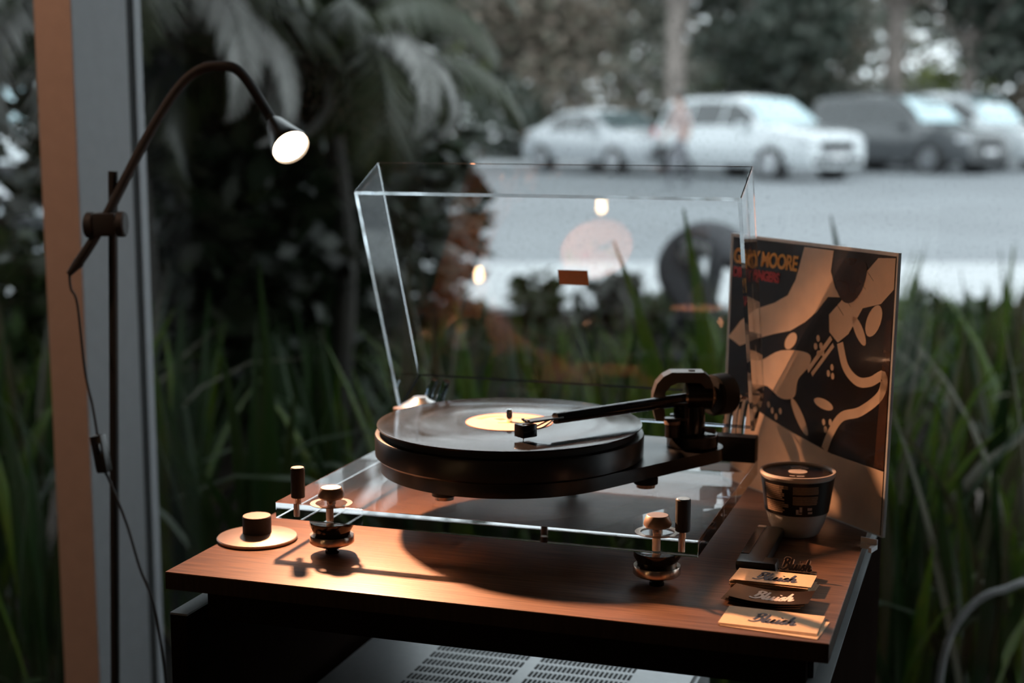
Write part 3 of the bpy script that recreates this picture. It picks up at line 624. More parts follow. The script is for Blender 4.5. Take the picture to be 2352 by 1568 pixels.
# ================================================================== FLOOR LAMP
PB = Vector((-1.133, 1.637, 0)); PTp = Vector((-1.0895, 1.6520, 1.334))
fl = thing('floor_lamp', 'black gooseneck floor lamp with small glowing head left of the cabinet', 'lamp', PB)
b = B(); tube(b, [PB + Vector((0, 0, .02)), PTp], .0062, 16, 0); obj('pole', b, M_matte, fl)
b = B(); lathe(b, PB, [(0, 0), (.125, 0), (.125, .012), (.118, .017), (0, .022)], 48); obj('base', b, M_matte, fl)
J = Vector((-1.094, 1.640, 1.267))
b = B(); cyl(b, J - RTv * .027 + Vector((0, 0, -.001)), .0165, .012, 28, axis=RTv, ch=.002); obj('clamp_knob', b, M_matte, fl)
b = B(); cyl(b, J + RTv * .013, .0165, .012, 28, axis=RTv, ch=.002); obj('clamp_knob', b, M_matte, fl)
b = B(); box(b, J, (.030, .030, .030), rz=YAW, bevel=.004); obj('clamp', b, M_matte, fl)
H0 = Vector((-.8655, 1.7101, 1.3656)); HN = Vector((.7245, -.5534, -.5954)).normalized()
neck_end = H0 - HN * .058
armp = [(-1.128, 1.622, 1.216), (-1.100, 1.634, 1.262), (-1.0536, 1.6694, 1.3691), (-1.0195, 1.6908, 1.4326), (-.9943, 1.7035, 1.4602), (-.9660, 1.7100, 1.4675), (-.9385, 1.7200, 1.4590), neck_end - HN * .010, neck_end + HN * .004]
b = B(); tube(b, armp, .0066, 14, 8); obj('gooseneck', b, M_matte, fl)
b = B(); tube(b, [(-1.137, 1.615, 1.203), (-1.126, 1.6235, 1.219)], .0050, 12, 0, radii=[.0036, .0075]); obj('gooseneck_end', b, M_matte, fl)
b = B(); lathe(b, H0, [(.0068, -.060), (.0085, -.058), (.0125, -.050), (.0225, -.012), (.0250, -.003), (.0252, .002), (.0240, .002), (.0236, -.004), (.0115, -.046), (.0068, -.052), (.0068, -.060)], 48, axis=HN); obj('lamp_shade', b, M_black, fl)
M_lens = emit('lamp_glow', (1.0, .74, .50), 9.0)
b = B(); lathe(b, H0, [(0, -.0042), (.0232, -.0042), (.0232, -.0022), (0, -.0022)], 40, axis=HN); obj('lamp_lens', b, M_lens, fl, label='glowing round lamp lens')
la = bpy.data.lights.new('lamp_light', 'AREA'); la.shape = 'DISK'; la.size = .044; la.energy = LAMP_POWER; la.spread = R(86); la.color = (1.0, .50, .27)
lo = bpy.data.objects.new('lamp_light', la); C.objects.link(lo); lo.location = H0 + HN * .0; lo.rotation_euler = HN.to_track_quat('-Z', 'Y').to_euler()
cord = [(-1.136, 1.6155, 1.203), (-1.1335, 1.6140, 1.185), (-1.1245, 1.6135, 1.1646), (-1.1116, 1.6047, 1.0817), (-1.1004, 1.6014, 1.0375), (-1.0925, 1.5985, 1.0000)]
b = B(); tube(b, cord, .0017, 8, 6); tube(b, [(-1.081, 1.594, .952), (-1.0758, 1.5947, .9435), (-1.052, 1.5939, .8883), (-1.0335, 1.5913, .833), (-1.0091, 1.589, .7667), (-1.000, 1.595, .60), (-1.02, 1.61, .30), (-1.05, 1.63, .03), (-1.3, 1.75, .004)], .0017, 8, 6); obj('cord', b, M_matte, fl)
b = B(); box(b, (-1.0868, 1.5962, .976), (.018, .014, .050), rot=Matrix.Rotation(R(-10), 3, 'Y'), bevel=.004); sw = obj('cord_switch', b, M_black, fl)
b = B(); box(b, (-1.0850, 1.5880, .984), (.007, .004, .014), rot=Matrix.Rotation(R(-10), 3, 'Y'), bevel=.001); obj('switch_slider', b, M_gloss, sw)

# ================================================================== PENDANT LAMPS IN THE ROOM (low ones seen as reflections, high ones added)
M_globe = clear('clear_globe_glass', .10, (.99, .97, .95), power=1.6, dust=0)
M_bulb = emit('warm_filament', (1.0, .62, .30), PENDANT)
def pendant(x, y, z, r, label):
    t = thing('pendant_lamp', label, 'pendant lamp', (x, y, z), group='globe pendants in the room')
    b = B(); lathe(b, (x, y, z), [(r * .25, r * .968)] + [(r * math.sin(a), r * math.cos(a)) for a in [R(14.5 + i * 165.5 / 20) for i in range(21)]], 40); obj('globe', b, M_globe, t)
    b = B(); cyl(b, (x, y, z + r * .9), r * .30, r * .5, 24, ch=.003); obj('cap', b, M_bronze, t)
    b = B(); tube(b, [(x, y, z + r * 1.3), (x, y, HC)], .004, 8, 0); obj('cord', b, M_matte, t)
    b = B(); lathe(b, (x, y, z + r * .15), [(0, -.022), (.008, -.019), (.012, -.008), (.011, .008), (.007, .022), (0, .026)], 20); obj('bulb', b, M_bulb, t)
pendant(-1.62, -.30, .885, .080, 'clear glass globe pendant hanging lowest, behind the camera on the left')
pendant(-1.17, -.15, 1.125, .095, 'clear glass globe pendant hanging behind the camera')
pendant(-2.60, .10, 2.20, .100, 'added unseen clear glass globe pendant hanging near the left wall')  # this and the next pendants are added out of view for warm room light
pendant(-1.30, -1.6, 2.30, .100, 'added unseen clear glass globe pendant hanging high in the middle of the room')
pendant(.60, -1.6, 2.30, .100, 'added unseen clear glass globe pendant hanging high on the right of the room')

# spotlight added out of view to warm the window post
SP = Vector((-1.72, .95, HC - .10)); SD = (Vector((-1.40, 1.95, 1.15)) - SP).normalized()
cs = thing('added_spotlight', 'added unseen black spotlight warming the window post', 'spotlight', (SP.x, SP.y, HC))
b = B(); cyl(b, (SP.x, SP.y, HC - .02), .045, .02, 28); obj('mount', b, M_matte, cs)
b = B(); tube(b, [(SP.x, SP.y, HC - .015), tuple(SP - SD * .03)], .008, 10, 0); obj('stem', b, M_matte, cs)
b = B(); lathe(b, SP, [(0, -.06), (.030, -.055), (.034, .05), (.031, .05), (.029, 0), (0, 0)], 28, axis=SD); obj('shade', b, M_matte, cs)
b = B(); lathe(b, SP, [(0, .002), (.027, .002), (.027, .006), (0, .008)], 24, axis=SD); obj('bulb', b, M_bulb, cs)
sl_ = bpy.data.lights.new('added_spot_light', 'SPOT'); sl_.energy = SPOT_POWER; sl_.color = (1.0, .60, .42); sl_.spot_size = R(40); sl_.spot_blend = .6; sl_.shadow_soft_size = .025
so_ = bpy.data.objects.new('added_spot_light', sl_); C.objects.link(so_); so_.location = SP + SD * .055; so_.rotation_euler = SD.to_track_quat('-Z', 'Y').to_euler()

# ================================================================== OUTDOORS: CARS
def car(label, a, bb, yaw, paint, Lc=4.8, Wc=1.90, Hc=1.72, suv=True, z=GZ):
    base = out(a, bb, z); t = thing('parked_car', label, 'car', base, yaw)
    hw = Wc / 2; k = Lc / 4.8
    if suv: prof = [(-2.40, .62), (-2.39, .95), (-2.34, 1.12), (-2.20, Hc - .30), (-2.02, Hc - .06), (-1.6, Hc), (-.8, Hc + .02), (0, Hc), (.30, Hc - .05), (.75, Hc - .32), (1.12, 1.13), (1.55, 1.08), (2.0, 1.02), (2.25, .95), (2.36, .82), (2.40, .60)]
    else: prof = [(-2.40, .55), (-2.38, .92), (-2.20, 1.02), (-1.75, 1.06), (-1.35, 1.26), (-.9, Hc - .05), (-.4, Hc), (.1, Hc - .02), (.40, Hc - .10), (.80, Hc - .32), (1.20, .98), (1.6, .93), (2.0, .87), (2.25, .78), (2.36, .68), (2.40, .52)]
    zb0 = 1.06 if suv else .93
    def sect(x, zt):
        e = max(0, (abs(x) - 1.9) / .5); w_ = hw * (1 - .16 * e * e)
        belt = min(zt - .02, zb0); g = max(0, min(1, (zt - zb0) / (Hc - zb0)))
        wt = w_ * (.90 - .22 * g)
        zm = min(.70, zt - .06)
        return [(0, zt + .015), (wt * .6, zt + .01), (wt, zt - .02 * (1 + g)), (w_ * .965, belt - .02), (w_, zm), (w_ * .985, .42), (w_ * .90, .28), (0, .26)]
    b = B(); prev = None
    for x, zt in prof:
        s = sect(x * k, zt); ring = [b.verts.new((x * k, y, zz)) for y, zz in s] + [b.verts.new((x * k, -y, zz)) for y, zz in s[-2:0:-1]]
        if prev:
            n = len(ring)
            for i in range(n): b.faces.new((prev[i], prev[(i + 1) % n], ring[(i + 1) % n], ring[i]))
        else: b.faces.new(ring)
        prev = ring
    b.faces.new(prev[::-1])
    child('body', mesh('body', b, paint, 40), t)
    zt_at = lambda x: next(z0 + (z1 - z0) * (x - x0_) / (x1_ - x0_) for (x0_, z0), (x1_, z1) in zip(prof, prof[1:]) if x0_ <= x <= x1_)
    def patch(name, xs, fr, side, m=M_carglass):
        b = B(); rows = []
        for x in xs:
            s = sect(x * k, zt_at(x)); p2, p3 = Vector((s[2][0], s[2][1])), Vector((s[3][0], s[3][1]))
            rows.append([b.verts.new((x * k, side * (p3.lerp(p2, f).x + .008), p3.lerp(p2, f).y)) for f in fr])
        for r0, r1 in zip(rows, rows[1:]): b.faces.new((r0[0], r1[0], r1[1], r0[1]))
        child(name, mesh(name, b, m, 40), t)
    for sd in (-1, 1):
        if suv:
            patch('side_window', [-2.05, -1.75, -1.15], (.12, .84), sd); patch('side_window', [-1.08, -.6, -.12], (.12, .86), sd); patch('side_window', [-.05, .3, .62, .80], (.12, .86), sd)
        else:
            patch('side_window', [-1.20, -.9, -.35], (.12, .86), sd); patch('side_window', [-.28, .1, .40, .72], (.12, .86), sd)
        b = B(); box(b, (.70 * k, sd * (hw + .10), zb0 + .06), (.16, .20, .15), bevel=.04); child('wing_mirror', mesh('wing_mirror', b, paint), t)
        b = B(); box(b, (2.18 * k, sd * hw * .70, (.80 if suv else .68)), (.30, .40, .13), rz=sd * -.42, bevel=.03); child('headlight', mesh('headlight', b, M_lampglass), t)
        b = B(); box(b, (-2.33 * k, sd * hw * .74, (.98 if suv else .84)), (.14, .26, .18), bevel=.03); child('tail_light', mesh('tail_light', b, M_red), t)
        for wx in (-1.43, 1.45):
            rw = .36 if suv else .33
            b = B(); lathe(b, (wx * k, sd * (hw - .21), rw), [(0, 0), (rw + .055, 0), (rw + .055, .205), (0, .205)], 28, axis=(0, sd, 0)); child('wheel_arch', mesh('wheel_arch', b, M_trimb), t)
            b = B(); lathe(b, (wx * k, sd * (hw - .19), rw), [(0, 0), (rw - .03, 0), (rw, .03), (rw, .19), (rw - .04, .215), (rw * .66, .215)], 28, axis=(0, sd, 0)); wl = child('wheel', mesh('wheel', b, M_tyre), t)
            b = B(); lathe(b, (wx * k, sd * (hw - .19), rw), [(0, .205), (rw * .64, .19), (rw * .68, .218)], 20, axis=(0, sd, 0)); child('wheel_rim', mesh('wheel_rim', b, M_rimal), wl)
    def screen(name, x0_, x1_, wf, m=M_carglass):
        b = B(); rows = []
        for i in range(4):
            x = x0_ + (x1_ - x0_) * i / 3; s = sect(x * k, zt_at(x)); rows.append([b.verts.new((x * k + (.012 if x0_ > 0 else -.012), y * s[2][0] * wf, s[0][1] + .006)) for y in (-1, -.5, 0, .5, 1)])
        for r0, r1 in zip(rows, rows[1:]):
            for j in range(4): b.faces.new((r0[j], r1[j], r1[j + 1], r0[j + 1]))
        child(name, mesh(name, b, m, 40), t)
    screen('windscreen', .36, 1.08, .93, M_screen)
    if suv: screen('rear_window', -2.30, -2.06, .88)
    else: screen('rear_window', -1.70, -1.0, .9)
    b = B(); box(b, (2.375 * k, 0, .70 if suv else .60), (.08, .95, .20), bevel=.03); child('grille', mesh('grille', b, M_trimb), t)
    b = B(); box(b, (2.37 * k, 0, .42), (.10, 1.35, .14), bevel=.03); child('bumper_intake', mesh('bumper_intake', b, M_trimb), t)
    b = B(); box(b, (2.425 * k, 0, .52), (.02, .46, .11)); child('number_plate', mesh('number_plate', b, M_white), t)
    for sd in (-1, 1):
        if suv: b = B(); tube(b, [(-1.7, sd * .60, Hc + .03), (-.8, sd * .62, Hc + .055), (.0, sd * .60, Hc + .03)], .018, 8, 4); child('roof_rail', mesh('roof_rail', b, M_trimb), t)
def pxa(px, bb): return (px - 1176) / 3400 * bb
HD = YAW - R(56)
car('white SUV nearest in the parking row, nose to the right', pxa(1735, 32), 32.4, HD, M_carw, 4.9, 1.95, 1.74)
car('silver saloon car at the left end of the parking row', pxa(1395, 35), 35.5, HD, M_cars, 4.7, 1.85, 1.50, suv=False)
car('charcoal SUV parked between the two white SUVs', pxa(2065, 36), 36.0, HD + R(4), M_card, 4.9, 1.95, 1.84)
car('white SUV at the far right end of the parking row', pxa(2225, 38), 38.5, HD + R(2), M_carw, 4.8, 1.92, 1.90)
car('white SUV seen left of the window post', pxa(10, 17.5), 17.5, YAW - R(70), M_carw, 4.6, 1.85, 1.68)

# ================================================================== OUTDOORS: PEOPLE
def figure(name, label, base, yaw, J, E, mats, zone, hair=None):
    """J: joint -> (pos, radius); E: edges; a skinned, continuous body coloured by zone(co)."""
    t = thing(name, label, 'person', base, yaw)
    names = list(J); me = bpy.data.meshes.new('skeleton'); me.from_pydata([J[n][0] for n in names], [(names.index(p), names.index(q)) for p, q in E], [])
    o = bpy.data.objects.new('skeleton', me); C.objects.link(o)
    md = o.modifiers.new('skin', 'SKIN'); md.use_smooth_shade = True
    for i, n in enumerate(names):
        r = J[n][1]; r = r if isinstance(r, tuple) else (r, r); me.skin_vertices[0].data[i].radius = r
    me.skin_vertices[0].data[0].use_root = True
    sd = o.modifiers.new('sub', 'SUBSURF'); sd.levels = 2; sd.render_levels = 2
    dg = bpy.context.evaluated_depsgraph_get(); bm_ = bpy.data.meshes.new_from_object(o.evaluated_get(dg)); bpy.data.objects.remove(o)
    bm_.materials.clear()
    for m in mats: bm_.materials.append(m)
    for f in bm_.polygons: f.material_index = zone(f.center)
    bm_.name = 'body'; child('body', bm_, t)
    if hair:
        b = B(); c, r, ax = hair; lathe(b, c, [(r * math.sin(s), r * math.cos(s)) if s > 0 else (0, r) for s in [R(i * 115 / 10) for i in range(11)]], 20, axis=ax); child('hair', mesh('hair', b, M_hair), t)
    return t
# walker by the white SUV
J = {'pelvis': ((0, 0, .92), (.15, .11)), 'waist': ((0, 0, 1.08), (.13, .10)), 'chest': ((.02, 0, 1.32), (.16, .11)), 'neck': ((.03, 0, 1.48), .055), 'jaw': ((.05, 0, 1.56), (.070, .075)), 'head': ((.04, 0, 1.66), (.085, .095)), 'crown': ((.03, 0, 1.74), .06)}
E = [('pelvis', 'waist'), ('waist', 'chest'), ('chest', 'neck'), ('neck', 'jaw'), ('jaw', 'head'), ('head', 'crown')]
for s, n, sw_ in ((1, 'l', .18), (-1, 'r', -.18)):
    J.update({'sh' + n: ((.02, s * .19, 1.40), .060), 'el' + n: ((.02 - sw_ * .4, s * .25, 1.14), .045), 'wr' + n: ((.12 - sw_ * .7, s * .23, .92), .032), 'ha' + n: ((.15 - sw_ * .8, s * .22, .84), (.040, .022)),
              'hi' + n: ((sw_ * .2, s * .10, .84), .095), 'kn' + n: ((sw_ + .06, s * .10, .48), .062), 'an' + n: ((sw_ * 1.3 - .02, s * .10, .09), .042), 'to' + n: ((sw_ * 1.3 + .15, s * .11, .045), .040)})
    E += [('chest', 'sh' + n), ('sh' + n, 'el' + n), ('el' + n, 'wr' + n), ('wr' + n, 'ha' + n), ('pelvis', 'hi' + n), ('hi' + n, 'kn' + n), ('kn' + n, 'an' + n), ('an' + n, 'to' + n)]
figure('person', 'person in a dusty pink top walking before the white SUV', out(pxa(1560, 27.5), 27.5, GZ), YAW + R(200), J, E, [M_greyc, M_pink, M_skin], lambda c: 2 if c.z > 1.47 or (c.z < 1.12 and abs(c.y) > .19 and c.z > .7) else (1 if c.z > .90 else 0), ((.025, 0, 1.665), .100, (-.35, 0, 1)))
# person bending at the planting edge
J = {'pelvis': ((-.10, 0, .60), (.14, .13)), 'waist': ((.0, 0, .74), (.13, .12)), 'chest': ((.20, 0, .78), (.16, .13)), 'upper': ((.34, 0, .70), (.14, .11)), 'neck': ((.43, 0, .60), .055), 'head': ((.48, 0, .50), (.090, .085)), 'crown': ((.50, 0, .40), .065)}
E = [('pelvis', 'waist'), ('waist', 'chest'), ('chest', 'upper'), ('upper', 'neck'), ('neck', 'head'), ('head', 'crown')]
for s, n in ((1, 'l'), (-1, 'r')):
    J.update({'sh' + n: ((.33, s * .17, .66), .058), 'el' + n: ((.30, s * .20, .40), .044), 'wr' + n: ((.26, s * .16, .20), .032), 'ha' + n: ((.26, s * .15, .12), (.040, .022)),
              'hi' + n: ((-.06, s * .10, .54), .095), 'kn' + n: ((.10, s * .11, .33), .064), 'an' + n: ((-.08, s * .11, .08), .042), 'to' + n: ((.08, s * .12, .04), .040)})
    E += [('upper', 'sh' + n), ('sh' + n, 'el' + n), ('el' + n, 'wr' + n), ('wr' + n, 'ha' + n), ('pelvis', 'hi' + n), ('hi' + n, 'kn' + n), ('kn' + n, 'an' + n), ('an' + n, 'to' + n)]
figure('person', 'person in dark clothes bending down at the edge of the planting', out(pxa(1575, 7.6), 7.6, GZ), YAW - R(40), J, E, [M_darkc, M_pale, M_skin], lambda c: 2 if c.x > .40 and c.z < .62 else (1 if .05 < c.x < .30 and c.z < .74 and c.z > .55 else 0), ((.475, 0, .50), .105, (.2, 0, -1))).scale = (.86, .86, .86)

# ================================================================== OUTDOORS: PLANTS
def blade_mesh(name, L_, W_, lean, curl, m, seg=7):
    b = B(); rows = []
    for i in range(seg + 1):
        t = i / seg; ang = lean + curl * t * t
        if i == 0: p = Vector((0, 0, 0))
        else: p = p + Vector((math.sin(ang), 0, math.cos(ang))) * (L_ / seg)
        w_ = W_ * (.55 + .9 * t if t < .5 else 1.0) * (1 if t < .55 else max(.04, (1 - t) / .45) ** .8)
        nrm = Vector((math.cos(ang), 0, -math.sin(ang)))
        rows.append([b.verts.new(p + Vector((0, -w_ / 2, 0)) + nrm * w_ * .16), b.verts.new(p), b.verts.new(p + Vector((0, w_ / 2, 0)) + nrm * w_ * .16)])
    for r0, r1 in zip(rows, rows[1:]):
        b.faces.new((r0[0], r0[1], r1[1], r1[0])); b.faces.new((r0[1], r0[2], r1[2], r1[1]))
    return mesh(name, b, m, 80)
blades = []
for m in (M_strap, M_strap2, M_strap2, M_strap3, M_strap):
    blades.append(blade_mesh('leaf', 1.0, .050, R(random.uniform(2, 7)), R(random.uniform(5, 20)), m))
    blades.append(blade_mesh('leaf', 1.0, .046, R(random.uniform(8, 18)), R(random.uniform(25, 70)), m))
    blades.append(blade_mesh('leaf', 1.0, .048, R(random.uniform(4, 12)), R(random.uniform(70, 125)), m))
def strap_plant(a, bb, h, n, label, group, dark=False):
    p = out(a, bb, GZ - .01); t = thing('strap_leaf_plant', label, 'plant', p, random.uniform(0, 6.28), group)
    for i in range(n):
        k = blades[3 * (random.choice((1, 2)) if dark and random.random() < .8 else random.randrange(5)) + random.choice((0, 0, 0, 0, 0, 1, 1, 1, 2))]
        s = h * random.uniform(.65, 1.12)
        child('leaf', k, t, (random.uniform(-.05, .05), random.uniform(-.05, .05), 0), (random.uniform(-.12, .12), random.uniform(-.12, .12), random.uniform(0, 6.28)), (s, s * random.uniform(.8, 1.3), s))
ORD = ['zeroth', 'first', 'second', 'third', 'fourth', 'fifth', 'sixth', 'seventh', 'eighth', 'ninth', 'tenth', 'eleventh', 'twelfth', 'thirteenth', 'fourteenth', 'fifteenth', 'sixteenth']
zones = [(-.38, -.28, .112, 'strap-leaved plant left of the window post', 'strap-leaved plants left of the post', False),
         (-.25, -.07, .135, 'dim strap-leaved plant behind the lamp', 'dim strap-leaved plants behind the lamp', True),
         (-.07, .16, .128, 'strap-leaved plant behind the dust cover', 'strap-leaved plants behind the dust cover', False),
         (.16, .40, .105, 'tall strap-leaved plant by the record sleeve', 'tall strap-leaved plants at the right', False)]
for lo_, hi_, h, lab_, grp, dk in zones:
    bb = 2.95; row = 0
    while bb < 7.6:
        a = lo_ * bb + random.uniform(0, .2); row += 1; nth = 0
        while a < hi_ * bb:
            nth += 1
            hh_ = (1.4 - h * bb - GZ) * random.uniform(.86, 1.10)
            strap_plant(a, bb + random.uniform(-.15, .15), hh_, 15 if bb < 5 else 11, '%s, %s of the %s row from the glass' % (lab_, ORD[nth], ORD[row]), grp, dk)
            a += random.uniform(.30, .46)
        bb += .46
# near plants low at the right and left, and a pale hose
for k, (px, bb, h) in enumerate([(2120, 2.72, .62), (2300, 2.75, .70), (2230, 3.05, .62), (2380, 3.05, .8), (2060, 3.1, .66), (470, 2.9, .42), (20, 2.75, .62), (120, 2.9, .5)]):
    strap_plant(pxa(px, bb), bb, h, 14, ['strap-leaved plant close to the glass, under the record sleeve corner', 'strap-leaved plant close to the glass, low at the right edge', 'strap-leaved plant low at the right, behind the pale hose', 'strap-leaved plant cut by the right edge near the glass', 'strap-leaved plant close to the cabinet right side', 'short strap-leaved plant close to the cabinet left side', 'strap-leaved plant close to the glass, low at the left edge', 'strap-leaved plant close to the glass beside the window post'][k], 'strap-leaved plants close to the glass', k > 4)
b = B(); tube(b, [out(pxa(2190, 2.62), 2.62, .16), out(pxa(2208, 2.62), 2.62, .40), out(pxa(2255, 2.62), 2.62, .500), out(pxa(2340, 2.62), 2.62, .545), out(pxa(2440, 2.64), 2.64, .52), out(pxa(2520, 2.66), 2.66, .16)], .0065, 10, 8)
tag(obj('garden_hose', b, M_hose), 'pale grey hose arching low at the right edge', 'hose')
def leafcloud(bm, c, rad_, n, size, flat=.6, hollow=.45):
    c = Vector(c)
    for i in range(n):
        while True:
            v = Vector((random.uniform(-1, 1), random.uniform(-1, 1), random.uniform(-1, 1)))
            if hollow < v.length < 1: break
        v *= 1 + .35 * noise.noise(v * 2.3 + c)
        p = c + Vector((v.x * rad_[0], v.y * rad_[1], v.z * rad_[2]))
        d = Vector((random.gauss(0, 1), random.gauss(0, 1), random.gauss(0, .6) - .2)).normalized(); s = d.orthogonal().normalized(); s.rotate(Matrix.Rotation(random.uniform(0, 6.28), 3, d))
        l = size * random.uniform(.7, 1.4); w_ = l * flat * .5
        q = [bm.verts.new(p - d * l * .5), bm.verts.new(p + s * w_), bm.verts.new(p + d * l * .5), bm.verts.new(p - s * w_)]
        bm.faces.new(q)
def rawmesh(name, bm, m):
    me = bpy.data.meshes.new(name); bm.to_mesh(me); bm.free(); me.materials.append(m); return me
def bush(a, bb, r, h, n, size, m, label, group=None, z=GZ, lobes=3):
    t = thing('leafy_shrub', label, 'shrub', out(a, bb, z), 0, group)
    b = B()
    for i in range(lobes):
        o_ = Vector((random.uniform(-.5, .5) * r, random.uniform(-.5, .5) * r, 0)); hz = h * random.uniform(.75, 1)
        leafcloud(b, o_ + Vector((0, 0, hz * .52)), (r * .75, r * .75, hz * .52), n // lobes, size, .55, .3)
    f = child('foliage', rawmesh('foliage', b, m), t); f['kind'] = 'stuff'
    for i in range(4):
        b = B(); tube(b, [(0, 0, 0), (random.uniform(-.2, .2) * r, random.uniform(-.2, .2) * r, h * .35), (random.uniform(-.5, .5) * r, random.uniform(-.5, .5) * r, h * .7)], .02, 6, 3, radii=[.025, .008]); child('stem', mesh('stem', b, M_stem), t)
# dark mass behind the lamp
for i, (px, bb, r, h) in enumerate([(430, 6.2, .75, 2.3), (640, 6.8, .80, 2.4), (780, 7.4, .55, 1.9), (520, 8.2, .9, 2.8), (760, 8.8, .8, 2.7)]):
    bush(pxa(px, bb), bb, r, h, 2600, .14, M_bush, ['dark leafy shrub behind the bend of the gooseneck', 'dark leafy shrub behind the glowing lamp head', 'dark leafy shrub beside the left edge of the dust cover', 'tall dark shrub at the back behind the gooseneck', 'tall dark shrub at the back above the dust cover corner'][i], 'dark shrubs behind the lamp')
# low shrubs against the walkway
for i, (px, bb, r, h, m) in enumerate([(1240, 8.6, .16, .36, M_bush2), (1400, 8.9, .22, .40, M_bush), (1060, 8.4, .22, .26, M_bush2), (1530, 8.7, .2, .24, M_bush2), (1650, 8.2, .2, .26, M_bush), (2140, 7.4, .24, .45, M_bush2), (2290, 7.6, .24, .40, M_bush), (2000, 8.0, .2, .34, M_bush)]):
    bush(pxa(px, bb), bb, r, h, 110, .15, m, ['low shrub at the walkway left of the brown plate', 'low dark shrub at the walkway right of the brown plate', 'low shrub at the walkway near the left of the dust cover', 'low shrub at the walkway left of the bending person', 'low dark shrub at the walkway right of the bending person', 'low shrub at the walkway right of the record sleeve', 'low dark shrub at the walkway near the right edge', 'low dark shrub at the walkway behind the record sleeve'][i], 'low shrubs along the walkway', lobes=3)
bush(pxa(40, 5.4), 5.4, .42, .95, 900, .11, M_bush2, 'bright green shrub seen left of the window post', lobes=3)
bush(pxa(-60, 9.5), 9.5, .9, 3.6, 2200, .16, M_bush, 'tall dark shrub at the upper left of the left pane', z=GZ + .9)
# rocks
def rock(px, bb, r, label):
    b = B(); bmesh.ops.create_icosphere(b, subdivisions=3, radius=r)
    for v in b.verts: v.co *= 1 + .25 * noise.noise(v.co * (1.6 / r)); v.co.z *= .62
    o = bpy.data.objects.new('garden_rock', mesh('garden_rock', b, M_rock, 60)); C.objects.link(o); o.location = out(pxa(px, bb), bb, GZ + r * .40); tag(o, label, 'rock', 'rocks in the planting')
rock(50, 4.3, .20, 'pinkish garden rock left of the window post'); rock(2140, 3.9, .07, 'small pale rock low at the right among leaves'); rock(2250, 4.6, .08, 'small pale rock at the right edge among leaves')
# palms
def frond_mesh(L_, droop, n, m, leaf=.55):
    b = B(); P = []; p = Vector((0, 0, 0)); ang = R(48)
    for i in range(n + 1):
        P.append(p.copy()); ang -= droop / n * (.4 + 1.2 * i / n); p = p + Vector((math.cos(ang), 0, math.sin(ang))) * (L_ / n)
    tube(b, P[::3], .008, 6, 2, radii=[.014, .003])
    for i in range(3, n):
        t = i / n; d = (P[i + 1] - P[i]).normalized(); ll = leaf * math.sin(math.pi * (.12 + .86 * t)) * random.uniform(.85, 1.1)
        for s in (-1, 1):
            dirv = (d * .55 + Vector((0, s, 0)) * .75 + Vector((0, 0, -.30 - .25 * random.random()))).normalized(); wv = d * .026
            m1 = P[i] + dirv * ll * .5; e = m1 + (dirv + Vector((0, 0, -.55))).normalized() * ll * .5
            q = [b.verts.new(v) for v in (P[i] - wv * .5, P[i] + wv * .5, m1 + wv, m1 - wv, e)]
            b.faces.new((q[0], q[1], q[2], q[3])); b.faces.new((q[3], q[2], q[4]))
    return mesh('frond', b, m, 60)
fr = [frond_mesh(2.0, R(150), 44, M_palm), frond_mesh(1.8, R(190), 40, M_palm), frond_mesh(2.2, R(120), 46, M_palm), frond_mesh(1.7, R(205), 40, M_palmsheen, .30)]
def palm(px, bb, zc, n, label, n_sheen=2, sc=1.0):
    t = thing('palm', label, 'palm', out(pxa(px, bb), bb, GZ), 0, 'palms at the upper left')
    b = B(); tube(b, [(0, 0, 0), (.05, .03, zc * .5), (0, 0, zc)], .06, 10, 5, radii=[.055, .035]); child('trunk', mesh('trunk', b, M_stem), t)
    for i in range(n):
        k = fr[3] if i < n_sheen else random.choice(fr[:3])
        s = sc * random.uniform(.8, 1.1); child('frond', k, t, (0, 0, zc), (random.uniform(-.15, .15), random.uniform(-.35, .30), i * 2.399 + random.uniform(-.2, .2)), (s, s, s))
palm(290, 5.2, 1.50, 20, 'dark palm whose fronds hang behind the gooseneck lamp', 7, .80)
palm(760, 5.9, 1.36, 20, 'palm whose pale fronds droop above the dust cover', 6, .60)
palm(180, 7.4, 1.9, 12, 'palm behind the window post', 1, .8)

# ================================================================== OUTDOORS: TREES
def tree(px, bb, h, cr, m, label, trunk=.22, n=2600, size=.34, lean=0.0, low=.28, group='trees beyond the parking lot'):
    t = thing('broadleaf_tree', label, 'tree', out(pxa(px, bb), bb, GZ), 0, group)
    b = B(); tube(b, [(0, 0, -.05), (lean * .3, 0, h * .35), (lean, 0, h * .72)], trunk, 10, 5, radii=[trunk, trunk * .55]); child('trunk', mesh('trunk', b, M_bark), t)
    for i in range(4):
        a = i * 1.6 + random.random(); b = B(); tube(b, [(lean * .6, 0, h * .45), (lean * .6 + math.cos(a) * cr * .4, math.sin(a) * cr * .4, h * .62), (lean + math.cos(a) * cr * .75, math.sin(a) * cr * .75, h * .74)], .06, 6, 3, radii=[trunk * .4, .03]); child('branch', mesh('branch', b, M_bark), t)
    b = B()
    for i in range(7):
        a = random.uniform(0, 6.28); rr = cr * random.uniform(.1, .62); zc = h * random.uniform(low + .12, .86)
        leafcloud(b, (lean + math.cos(a) * rr, math.sin(a) * rr, zc), (cr * .55, cr * .55, h * .20), n // 7, size, .6, .2)
    f = child('foliage', rawmesh('foliage', b, m), t); f['kind'] = 'stuff'
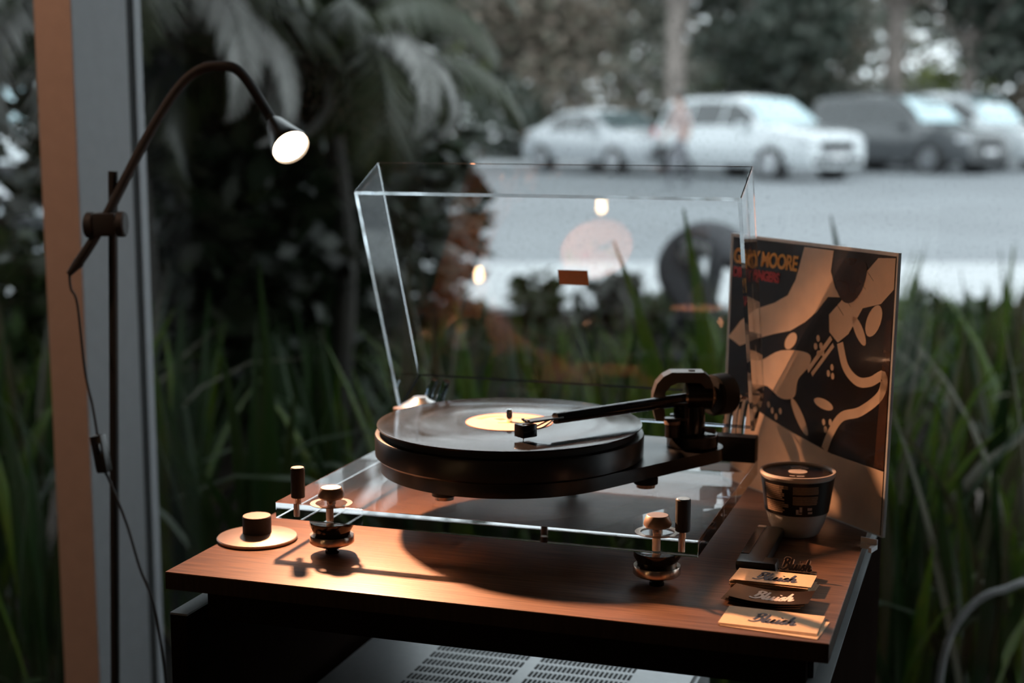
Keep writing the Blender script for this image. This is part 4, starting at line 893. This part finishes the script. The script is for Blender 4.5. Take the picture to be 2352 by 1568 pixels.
T = [(1230, 46, 6.8, 3.2, M_treeB, 'brownish tree above the silver saloon'), (1420, 52, 7.6, 3.4, M_treeA, 'grey-green tree rising left of the white SUV'), (1545, 44, 7.2, 2.4, M_treeA, 'tree with a pale trunk above the white SUV roof'),
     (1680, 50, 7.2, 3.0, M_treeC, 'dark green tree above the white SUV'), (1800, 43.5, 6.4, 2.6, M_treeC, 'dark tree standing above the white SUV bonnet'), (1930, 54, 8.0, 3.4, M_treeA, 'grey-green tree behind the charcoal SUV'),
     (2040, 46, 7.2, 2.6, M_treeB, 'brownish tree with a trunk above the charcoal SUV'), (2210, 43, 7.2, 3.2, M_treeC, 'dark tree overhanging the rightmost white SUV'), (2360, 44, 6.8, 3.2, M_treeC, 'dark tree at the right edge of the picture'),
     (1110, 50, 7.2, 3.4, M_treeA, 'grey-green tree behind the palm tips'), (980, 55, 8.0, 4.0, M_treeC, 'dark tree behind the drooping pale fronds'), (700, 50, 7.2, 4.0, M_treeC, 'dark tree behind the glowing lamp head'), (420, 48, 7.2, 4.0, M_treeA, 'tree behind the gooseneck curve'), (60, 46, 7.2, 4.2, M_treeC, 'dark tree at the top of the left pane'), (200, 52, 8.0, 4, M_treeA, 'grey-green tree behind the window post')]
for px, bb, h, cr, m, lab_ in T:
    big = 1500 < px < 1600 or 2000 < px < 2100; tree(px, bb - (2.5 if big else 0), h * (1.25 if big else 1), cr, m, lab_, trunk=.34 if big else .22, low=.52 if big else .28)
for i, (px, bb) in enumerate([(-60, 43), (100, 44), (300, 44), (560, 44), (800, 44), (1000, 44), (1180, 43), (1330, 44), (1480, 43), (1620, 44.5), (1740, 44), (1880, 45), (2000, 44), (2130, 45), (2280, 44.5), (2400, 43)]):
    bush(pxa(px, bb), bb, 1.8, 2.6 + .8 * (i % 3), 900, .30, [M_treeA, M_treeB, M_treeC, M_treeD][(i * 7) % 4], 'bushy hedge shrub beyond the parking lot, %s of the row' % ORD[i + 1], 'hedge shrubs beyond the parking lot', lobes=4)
for i in range(14):      # taller wood further back closing the view
    px = -120 + i * 195; tree(px, 64 + 5 * (i % 3), 8.8, 5.5, [M_treeA, M_treeC, M_treeB][i % 3], 'tall tree of the wood behind the parking lot, %s from the left' % ORD[i + 1], n=900, size=.5, low=.05, group='wood behind the parking lot')
